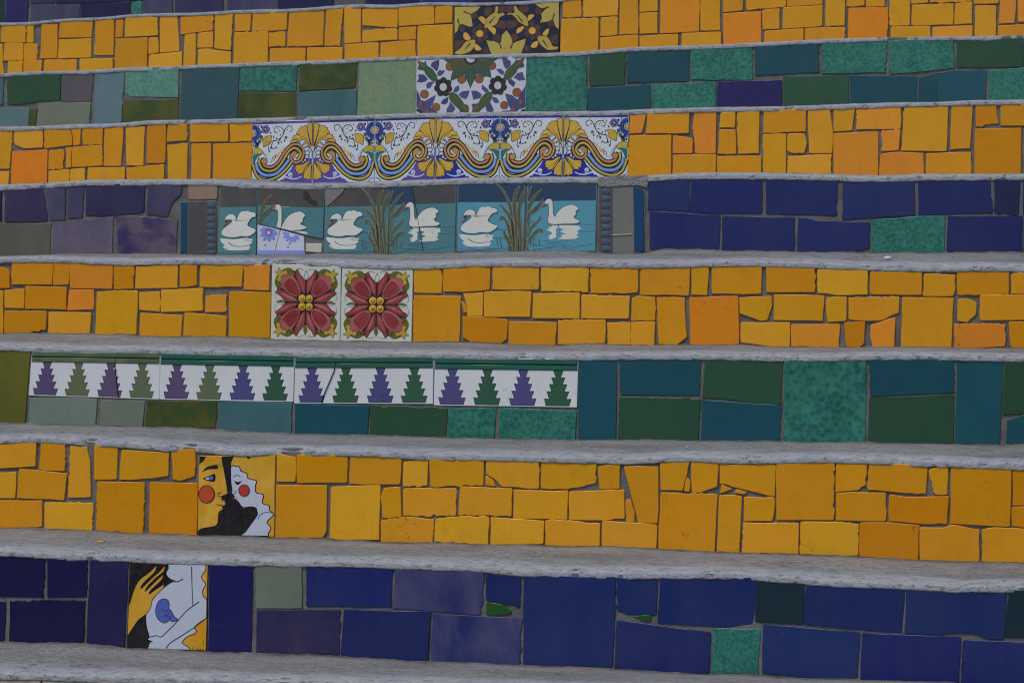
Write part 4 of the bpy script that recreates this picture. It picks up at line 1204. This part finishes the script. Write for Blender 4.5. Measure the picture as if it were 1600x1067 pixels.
for key, code, txt, nm, lb in (('patch1', 'porc', '10,326 148,358 128,440 112,513 9,515', 'patch_tile', 'white porcelain shard with a blue medallion, left half'), ('patch2', 'porc', '155,360 298,400 304,513 118,513 134,440', 'patch_tile', 'white porcelain shard with a blue medallion, right half'), ('patch3', 'beige', '312,442 410,444 408,498 312,492', 'patch_tile', 'small beige shard in the corner')):
    t = Picture(key, nm, code, lb, ox=335, oy=280, sc=8.533)
    if key == 'patch1':
        t.shape('border', 'peri', '560,950 830,950 830,1040 560,1040', 1, False)
        t.disc('medallion', 'peri', 725, 700, 100, 1, 110); t.disc('medallion', 'lilac', 725, 705, 55, 2, 60); t.disc('medallion', 'porc', 725, 715, 24, 3, 24)
        for a in range(8): t.disc('dot', 'peri', 725 + 104 * math.cos(a * .63 + .2), 705 + 112 * math.sin(a * .63 + .2), 18, 1)
        for x, y in ((660, 812), (790, 805), (725, 815), (680, 880)): t.disc('dot', 'lilac', x, y, 12, 1)
    if key == 'patch2':
        t.shape('border', 'peri', '800,950 1220,950 1220,1040 800,1040', 1, False)
        t.disc('medallion', 'peri', 1035, 735, 95, 1, 90); t.disc('medallion', 'bead', 1035, 740, 40, 2, 34)
        for a in range(9): t.disc('dot', 'peri', 1035 + 108 * math.cos(a * .5 - .3), 725 + 108 * math.sin(a * .5 - .3), 17, 1)
        for x, y in ((1005, 862), (985, 908)): t.disc('dot', 'lilac', x, y, 12, 1)
# bullnose end pieces
t = Picture('end1', 'bullnose_tile', 'stone', 'grey and blue end piece left of the swans', ox=260, oy=270, sc=7.9)
t.shape('border', 'deep', '150,330 262,330 258,1040 150,1040', 2, False, 0.0004, 0.0016)
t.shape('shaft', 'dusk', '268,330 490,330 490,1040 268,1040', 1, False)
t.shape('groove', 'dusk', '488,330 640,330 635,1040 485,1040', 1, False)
for i in range(8): t.shape('rung', 'rung', [(502, 368 + 84 * i), (600, 370 + 84 * i), (598, 440 + 84 * i), (500, 438 + 84 * i)], 3, False, 0.0008, 0.0010)
t.stroke('line', 'foam', '622,350 618,1020', 0.0012, 0.0012, 6, False)
t = Picture('end2', 'bullnose_tile', 'stone', 'grey and blue end piece right of the swans, cracked across', ox=700, oy=275, sc=5.079)
t.shape('border', 'deep', '1470,70 1570,70 1570,640 1480,640', 3, False, 0.0004, 0.0020)
t.stroke('line', 'pond', '1462,90 1470,615', 0.0020, 0.0020, 5, False)
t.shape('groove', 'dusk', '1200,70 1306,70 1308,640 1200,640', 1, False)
for i in range(9): t.shape('rung', 'rung', [(1220, 100 + 57 * i), (1288, 100 + 57 * i), (1288, 146 + 57 * i), (1222, 146 + 57 * i)], 3, False, 0.0008, 0.0009)
t.stroke('line', 'foam', '1204,90 1208,620', 0.0012, 0.0012, 6, False)
t.stroke('crack', 'beige', '1195,482 1300,470 1460,462 1565,460', 0.0014, 0.0014, 12, False)
patch = [on_riser(800 + x / 4, 270 + y / 4, step_y(4)) for x, y in ((536, 30), (700, 18), (846, 16), (850, 60), (846, 96), (806, 80), (540, 88))]
o, _c = place_tile(4, 'mortar_patch', patch, M_CON, 0.2, 0.0012, 0.003, 0.002)
o['label'] = 'rough grey cement patch over the right end piece'
# --- scroll and shell panel: six tiles, every second one mirrored
def scroll(key, mirror, ground, tone, label):
    t = Picture(key, 'scroll_tile', 'tin', label, flat=True).uv(45, 112, 755, 850, mirror)
    lc = 'ink'
    t.shape('border', tone, '20,90 780,90 780,142 20,146', 1, False)
    t.shape('ground', ground, '330,860 420,780 500,690 545,600 640,560 780,560 780,870', 0, False)
    # acanthus shell, upper and lower fan
    for a, ord_ in (('490,380 500,345 514,342 510,318 528,312 530,286 552,290 565,270 590,284 622,290 700,400 640,352 560,365', 1), ('745,470 640,330 588,275 562,264 574,240 592,234 590,206 612,202 622,180 645,188 660,172 684,184 705,290', 2), ('775,480 720,330 690,210 696,182 682,172 700,150 716,158 728,138 745,148 780,136', 3),
                    ('705,590 640,630 556,636 566,656 548,668 562,690 558,714 582,715 590,746 612,735 642,742 690,680 730,600', 1), ('745,610 690,680 648,745 660,766 648,786 668,800 685,794 700,814 722,800 740,810 780,820 780,620', 2)):
        t.shape('petal', 'shell', a, ord_ + 1, False, rim=lc, rw=0.0010)
    for a in ('735,440 660,310 620,240', '755,440 730,290 728,190', '640,330 580,310 545,320', '690,620 620,680 590,700', '735,650 700,730 690,780'):
        t.stroke('vein', 'apric', a, 0.0012, 0.0044, 6)
    for a in ('742,465 690,350 645,300', '752,450 705,290 690,215', '770,470 765,150', '715,610 660,690 640,740', '748,640 735,800', '600,360 570,335 520,340'):
        t.stroke('vein', lc, a, 0.0016, 0.0010, 7)
    # the S scroll in four bands
    bands = (('lemon', '55,620 72,690 110,770 190,812 310,792 420,715 515,600'), ('sky', '90,600 108,680 170,742 250,755 330,735 405,670 485,565'),
             ('lemon', '140,545 128,610 170,680 250,705 330,680 400,600 465,490 530,438 590,455 618,510 590,565 560,572'), ('tan', '205,600 170,565 168,610 210,650 280,655 345,610 400,530 450,455 510,402 580,395 640,440 652,510 620,585 560,610 512,575 510,515 545,488 572,515'))
    for code, a in bands:
        bw = 0.0076 if code == 'sky' else 0.0058
        t.stroke('outline', lc, a, bw + 0.0036, bw + 0.0036, 3)
        t.stroke('band', code, a, bw, bw, 4)
    t.disc('volute', 'tan', 185, 585, 36, 6, rim=lc, rw=0.0010)
    t.disc('volute', 'tan', 535, 525, 26, 6)
    for x, y, r in ((640, 375, 32), (668, 405, 31), (687, 448, 29), (695, 495, 25), (690, 540, 20), (672, 580, 15), (645, 600, 12)):
        t.disc('bead', 'bead', x, y, r, 6, rim=lc, rw=0.0009)
    t.disc('bead', 'bead', 745, 520, 26, 7, 48, rim=lc, rw=0.0010)
    # vines
    for a in ('285,340 330,342 385,305 415,250 400,205 360,180 315,190 298,225 315,248 340,240', '415,250 440,195 480,172 512,200 500,238 478,235', '385,305 350,370 355,390', '300,330 270,400 290,440 330,420', '240,410 235,455 260,470'):
        t.stroke('vine', lc, a, 0.0019, 0.0014, 2)
    for x, y, r in ((440, 310, 24), (352, 372, 17), (330, 425, 15), (375, 275, 11), (330, 318, 13), (405, 250, 9), (345, 205, 8), (455, 215, 9), (400, 165, 6), (515, 165, 6), (320, 165, 6), (460, 150, 6)):
        t.shape('leaf', 'leafgreen' if r > 14 else lc, [(x + r * (1.0 if k % 2 else 0.5) * math.cos(k * PI / 5), y + r * (1.0 if k % 2 else 0.5) * math.sin(k * PI / 5)) for k in range(10)], 2, False)
    for k in range(9):
        a = math.radians(-90 + 22.5 * k)
        t.disc('petal', 'bloom', 55 + 62 * math.cos(a), 250 + 70 * math.sin(a), 26, 2, 28, rim=lc, rw=0.0007)
    t.disc('petal', 'cob', 55, 250, 30, 3); t.disc('stamen', 'gold', 55, 250, 22, 4)
    for k in range(5):
        a = math.radians(72 * k); t.disc('petal', 'lilac', 200 + 27 * math.cos(a), 208 + 27 * math.sin(a), 24, 2, rim=lc, rw=0.0007)
    t.disc('stamen', 'gold', 200, 208, 12, 4)
    t.shape('tulip', 'shell', '175,415 168,345 185,305 215,290 272,286 262,330 270,350 240,390 205,400', 3, True, rim=lc, rw=0.0010)
    t.stroke('vein', 'tan', '190,390 200,330 240,310', 0.0016, 0.0012, 5)
    t.shape('leaf', 'lemon', '45,440 90,425 140,440 175,490 130,500 80,490 45,500', 2, True, rim=lc, rw=0.0008)
    t.shape('leaf', 'sea', '45,520 100,500 160,505 110,535 80,590 60,620 45,600', 1)
    for x, y in ((105, 380), (130, 350), (75, 350), (150, 300), (90, 400)): t.disc('leaf', lc if x % 2 else 'leafgreen', x, y, 20, 1, 26)
    for x, y, r_, c_ in ((150, 175, 15, lc), (120, 160, 12, 'bloom'), (258, 250, 12, lc), (150, 240, 11, lc), (285, 180, 8, lc), (60, 360, 18, 'bloom'), (165, 335, 10, lc), (110, 410, 14, 'leafgreen'), (60, 400, 12, lc), (295, 300, 12, 'leafgreen'), (425, 345, 12, lc), (385, 360, 10, lc), (265, 430, 12, lc), (245, 470, 12, 'leafgreen'), (310, 245, 7, lc), (365, 225, 7, lc)):
        t.shape('leaf', c_, [(x, y - r_ * 1.3), (x + r_ * .7, y), (x, y + r_ * 1.3), (x - r_ * .7, y)], 2)
    t.stroke('stem', 'bead', '180,450 215,500 240,560 255,600', 0.0080, 0.0095, 5)
    t.stroke('line', lc, '165,470 200,530 222,600', 0.0012, 0.0010, 6); t.stroke('line', lc, '275,600 285,545 320,520 310,560', 0.0012, 0.0010, 6)
    for a in ('300,580 330,510 310,505', '340,540 360,490 345,485', '380,490 395,450 385,445', '415,450 425,425'): t.stroke('leaf', 'shell', a, 0.0040, 0.0020, 2)
    t.stroke('curl', 'bead', '405,805 425,775 470,785 520,800 580,795 630,770', 0.0048, 0.0022, 2); t.disc('curl', 'bead', 497, 748, 26, 2); t.stroke('curl', 'bead', '497,745 510,785', 0.0040, 0.0040, 2)
    t.shape('curl', 'bead', '40,740 75,780 130,820 150,860 40,860', 1); t.stroke('curl', tone, '60,800 90,815 120,850', 0.0022, 0.0016, 3)
tones = ['viol', 'viol', 'viol', 'cob', 'cob', 'cob']  # left three: purplish reflection painted into the cobalt ground
names = ['scroll tile at the left end', 'second scroll tile from the left', 'third scroll tile from the left', 'fourth scroll tile from the left', 'fifth scroll tile from the left', 'scroll tile at the right end']
for i in range(6):
    scroll('scroll%d' % (i + 1), i % 2 == 1, tones[i], ('viol' if i < 1 else 'cob'), names[i])
# --- leaf tile
t = Picture('leaves', 'leaf_tile', 'paper', 'white tile with green leaves, orange berries and brown flowers', ox=640, oy=80, sc=8.42, flat=True)
for x, y, r in ((530, 205, 55), (1085, 195, 52), (685, 375, 55), (915, 370, 55), (195, 570, 55), (350, 740, 52), (1410, 545, 57), (1245, 715, 52)):
    t.disc('berry', 'rust', x, y, r, 1, rim='umber', rw=0.0009)
t.shape('leaf', 'leafgreen', '440,108 740,80 870,80 1180,88 1100,140 1090,170 1030,200 1060,260 1075,355 1000,330 980,350 900,300 870,320 850,380 830,420 800,490 770,420 750,380 720,310 640,340 620,360 540,395 550,330 570,260 540,200 560,170 500,150', 2, False, rim='umber', rw=0.0006)
for a in ('800,180 800,420', '760,170 700,280', '840,170 920,270', '720,150 600,300', '880,150 1030,300', '700,120 560,150', '900,110 1060,140'): t.stroke('vein', 'rust', a, 0.0022, 0.0006, 3)
t.disc('centre', 'umber', 805, 95, 92, 3); t.disc('centre', 'paper', 805, 95, 60, 4)
for cx, cy in ((443, 475), (1160, 455)):
    for k in range(7):
        a = math.radians(51.43 * k + 15); t.disc('petal', 'umber', cx + 78 * math.cos(a), cy + 85 * math.sin(a), 42, 2, 44, rim='black', rw=0.0006)
    t.disc('centre', 'umber', cx, cy, 70, 3); t.disc('centre', 'paper', cx, cy, 47, 4, 52)
for a in ('110,130 190,160 215,125 225,190 300,240 350,320 365,380 320,400 270,370 210,300 190,260 110,240 125,190', '1505,90 1490,150 1505,205 1430,230 1400,280 1330,360 1250,380 1240,340 1270,260 1330,200 1390,140 1400,95 1420,130',
          '520,560 560,545 620,570 680,640 720,700 770,720 775,800 780,830 660,830 660,780 600,720 540,660 520,600', '1080,540 1085,600 1050,680 980,740 920,790 910,830 830,830 830,740 820,700 900,690 940,620 1000,560'):
    t.shape('leaf', 'leafgreen', a, 2, True, rim='sea', rw=0.0009)
for a in ('120,140 160,180 200,220', '1490,110 1440,160 1390,210', '700,730 740,770 760,815', '900,720 860,770 850,815'): t.stroke('vein', 'rust', a, 0.0075, 0.0035, 4)
for a in ('240,260 290,310 330,370', '1350,230 1300,290 1270,350', '560,580 610,640 650,700', '1050,580 1000,640 950,700'): t.stroke('vein', 'olive', a, 0.0040, 0.0030, 4)
for a in ('280,200 290,160 320,140 390,115 390,180 370,250 345,270 330,240', '370,330 365,290 395,250 420,260 470,255 440,300 420,320', '95,410 120,370 115,310 190,310 240,370 210,400 160,415', '220,440 250,410 330,405 290,450 280,480 230,500',
          '570,540 600,480 650,450 655,510 620,545', '640,570 700,530 790,520 770,590 740,635 690,620', '410,690 440,640 515,600 500,680 460,705', '485,830 490,760 520,720 530,670 590,730 600,770 550,820', '950,440 1010,490 1050,530 1000,550 950,500',
          '810,525 880,525 950,570 930,620 840,640', '1085,600 1150,620 1180,680 1120,685 1090,640', '1000,690 1060,680 1100,760 1100,825 1010,790', '1215,90 1270,95 1330,140 1330,190 1270,240 1240,200', '1140,240 1200,235 1240,270 1235,320 1180,290',
          '1370,350 1420,290 1490,280 1490,310 1520,380 1440,390', '1285,380 1340,370 1390,420 1370,475 1310,430',
          '80,480 120,560 150,650 200,660 345,580 310,690 280,740 350,800 400,830 150,830 140,770 80,740', '1255,560 1340,580 1420,640 1460,560 1530,450 1530,740 1430,770 1400,830 1165,830 1220,790 1330,780 1280,650'):
    t.shape('leaf', 'wisteria', a, 1, False, rim='lilac', rw=0.0006)
for x, y in ((140, 690), (230, 790), (1460, 670), (1360, 765)): t.disc('berry', 'rust', x, y, 24, 3, 32)
for x in (95, 1520): t.disc('centre', 'umber', x, 845, 85, 3); t.disc('centre', 'paper', x, 845, 48, 4)
# --- dark floral tile
t = Picture('floral', 'floral_tile', 'soot', 'dark brown tile with pale yellow leaves and pods', ox=700, oy=0, sc=8.65, flat=True)
for x, y, r in ((440, 170, 48), (370, 310, 48), (290, 400, 46), (140, 490, 48), (570, 500, 54), (700, 430, 58), (870, 430, 58), (990, 470, 54), (1130, 130, 50), (1190, 260, 50), (1290, 370, 50), (1430, 420, 48), (470, 600, 54), (1100, 580, 54), (780, 240, 60), (780, 160, 30)):
    t.shape('blot', 'midn', [(x + r * random.uniform(.8, 1.15) * math.cos(k * PI / 4), y + r * random.uniform(.8, 1.15) * math.sin(k * PI / 4)) for k in range(8)], 0)
for a in ('510,110 590,110 590,180 520,220 480,160', '690,110 770,95 770,170 690,180', '780,95 890,90 880,160 800,170', '960,100 1080,80 1080,170 1000,170', '650,290 770,290 770,390 650,370', '800,290 930,290 920,370 810,390', '95,560 220,550 190,610 100,690', '1370,500 1480,480 1480,600 1420,590'):
    t.shape('leaf', 'choc', a, 1, True)
for a in ('510,200 550,150 590,120', '1010,160 1050,130 1075,95', '660,360 720,330 765,300', '910,360 860,330 805,300', '110,670 150,600 210,560', '1400,590 1430,540 1475,490', '730,175 735,100', '840,165 835,95'): t.stroke('vein', 'rust', a, 0.0016, 0.0008, 3)
for x, y, r in ((660, 520, 55), (900, 510, 52), (350, 210, 50), (190, 390, 50), (1220, 150, 50), (1390, 320, 52), (510, 690, 45), (1070, 660, 42)): t.disc('berry', 'choc', x, y, r, 1, rim='soot', rw=0.0008)
for cx, cy in ((430, 460), (1140, 420)):
    for k in range(6): t.disc('petal', 'choc', cx + 78 * math.cos(k * PI / 3 + .5), cy + 80 * math.sin(k * PI / 3 + .5), 46, 2, rim='soot', rw=0.0008)
    t.disc('centre', 'gold', cx, cy, 48, 3)
for a in ('60,100 440,95 390,150 300,200 320,260 335,360 280,365 200,330 150,340 130,420 100,450 60,490', '1180,60 1520,20 1520,420 1450,360 1420,260 1340,300 1245,310 1270,250 1260,190 1330,120 1250,110',
          '520,550 580,560 620,560 700,600 720,560 730,480 790,415 840,480 870,560 870,600 920,570 990,550 1050,525 1040,600 1000,700 990,735 590,745 550,640'):
    t.shape('leaf', 'straw', a, 2, False)
for a in ('500,380 510,280 560,220 630,170 645,95 680,110 670,190 740,180 765,205 700,240 660,320 600,360', '1075,360 960,300 920,250 860,200 800,205 820,180 880,185 900,150 890,100 915,85 940,130 1010,190 1060,240 1080,300',
          '90,720 180,650 240,570 365,545 350,640 300,700 220,730 150,740', '1215,500 1330,500 1380,560 1420,630 1490,640 1470,670 1390,680 1330,670 1240,590'):
    t.shape('pod', 'straw', a, 3, True)
for a in ('410,250 470,230 520,290 500,340', '540,380 610,370 650,410 630,475 590,440', '215,450 260,450 310,530 250,550 210,510', '360,600 400,610 455,670 400,690 360,660', '1080,290 1090,210 1165,205 1140,250', '940,390 1030,360 1000,420 930,460', '1280,470 1310,420 1360,390 1360,440 1330,490', '1120,640 1150,580 1215,560 1210,620 1180,650'):
    t.shape('bud', 'apric', a, 3, True)
for a in ('210,160 260,180 310,200', '130,260 145,310 160,350', '560,320 600,270 640,220', '1010,300 960,240 930,200', '720,660 710,620 690,580', '850,660 870,600 880,570', '1360,100 1300,120 1260,150', '1440,190 1420,240 1410,290', '300,590 260,640 230,680', '1280,550 1320,600 1350,650'):
    t.stroke('seed', 'choc', a, 0.0050, 0.0016, 5)

# ------------------------------------------------------------------ small litter on the treads
def litter(name, label, cat_, px, py, n, size, mat, flat):
    zt = float(TOP[n].mean()) + LH[n]
    p = on_level(px, py, zt)
    i = int((p.x - X0) / 0.005)
    s = (p.y - step_y(n)) / TREAD
    z = (float(TOP[n][i]) + LH[n]) * (1 - s) + float(BOT[n - 1][i]) * s
    p = on_level(px, py, z + size * flat * 0.3)
    vs, fs = [], []
    rings, seg = 5, 9
    for r in range(rings + 1):
        th = PI * r / rings
        for k in range(seg):
            a = 2 * PI * k / seg
            q = 1 + 0.35 * nz(math.cos(a) * 2 + px, math.sin(a) * 2, th)
            vs.append((size * q * math.sin(th) * math.cos(a), size * 0.6 * q * math.sin(th) * math.sin(a), size * flat * math.cos(th)))
    for r in range(rings):
        for k in range(seg):
            a, b = r * seg + k, r * seg + (k + 1) % seg
            fs.append((a, b, b + seg, a + seg))
    o = link(name, mesh_of(name, vs, fs, True), mat, None, (p.x, p.y, z + size * flat * 0.45))
    o['label'] = label; o['category'] = cat_
litter('stone_chip', 'small white stone chip lying on the tread under the swans, right side', 'stone chip', 1387, 404, 5, 0.0075, Y['porc'], 0.5)
litter('dry_leaf', 'tiny yellow leaf scrap on the bottom grey tread near the couple tiles', 'leaf', 158, 846, 8, 0.0095, Y['lemon'], 0.16)
litter('plastic_scrap', 'tiny bright blue scrap on the tread under the petrol tiles', 'scrap', 1074, 699, 7, 0.0045, Y['sky'], 0.6)
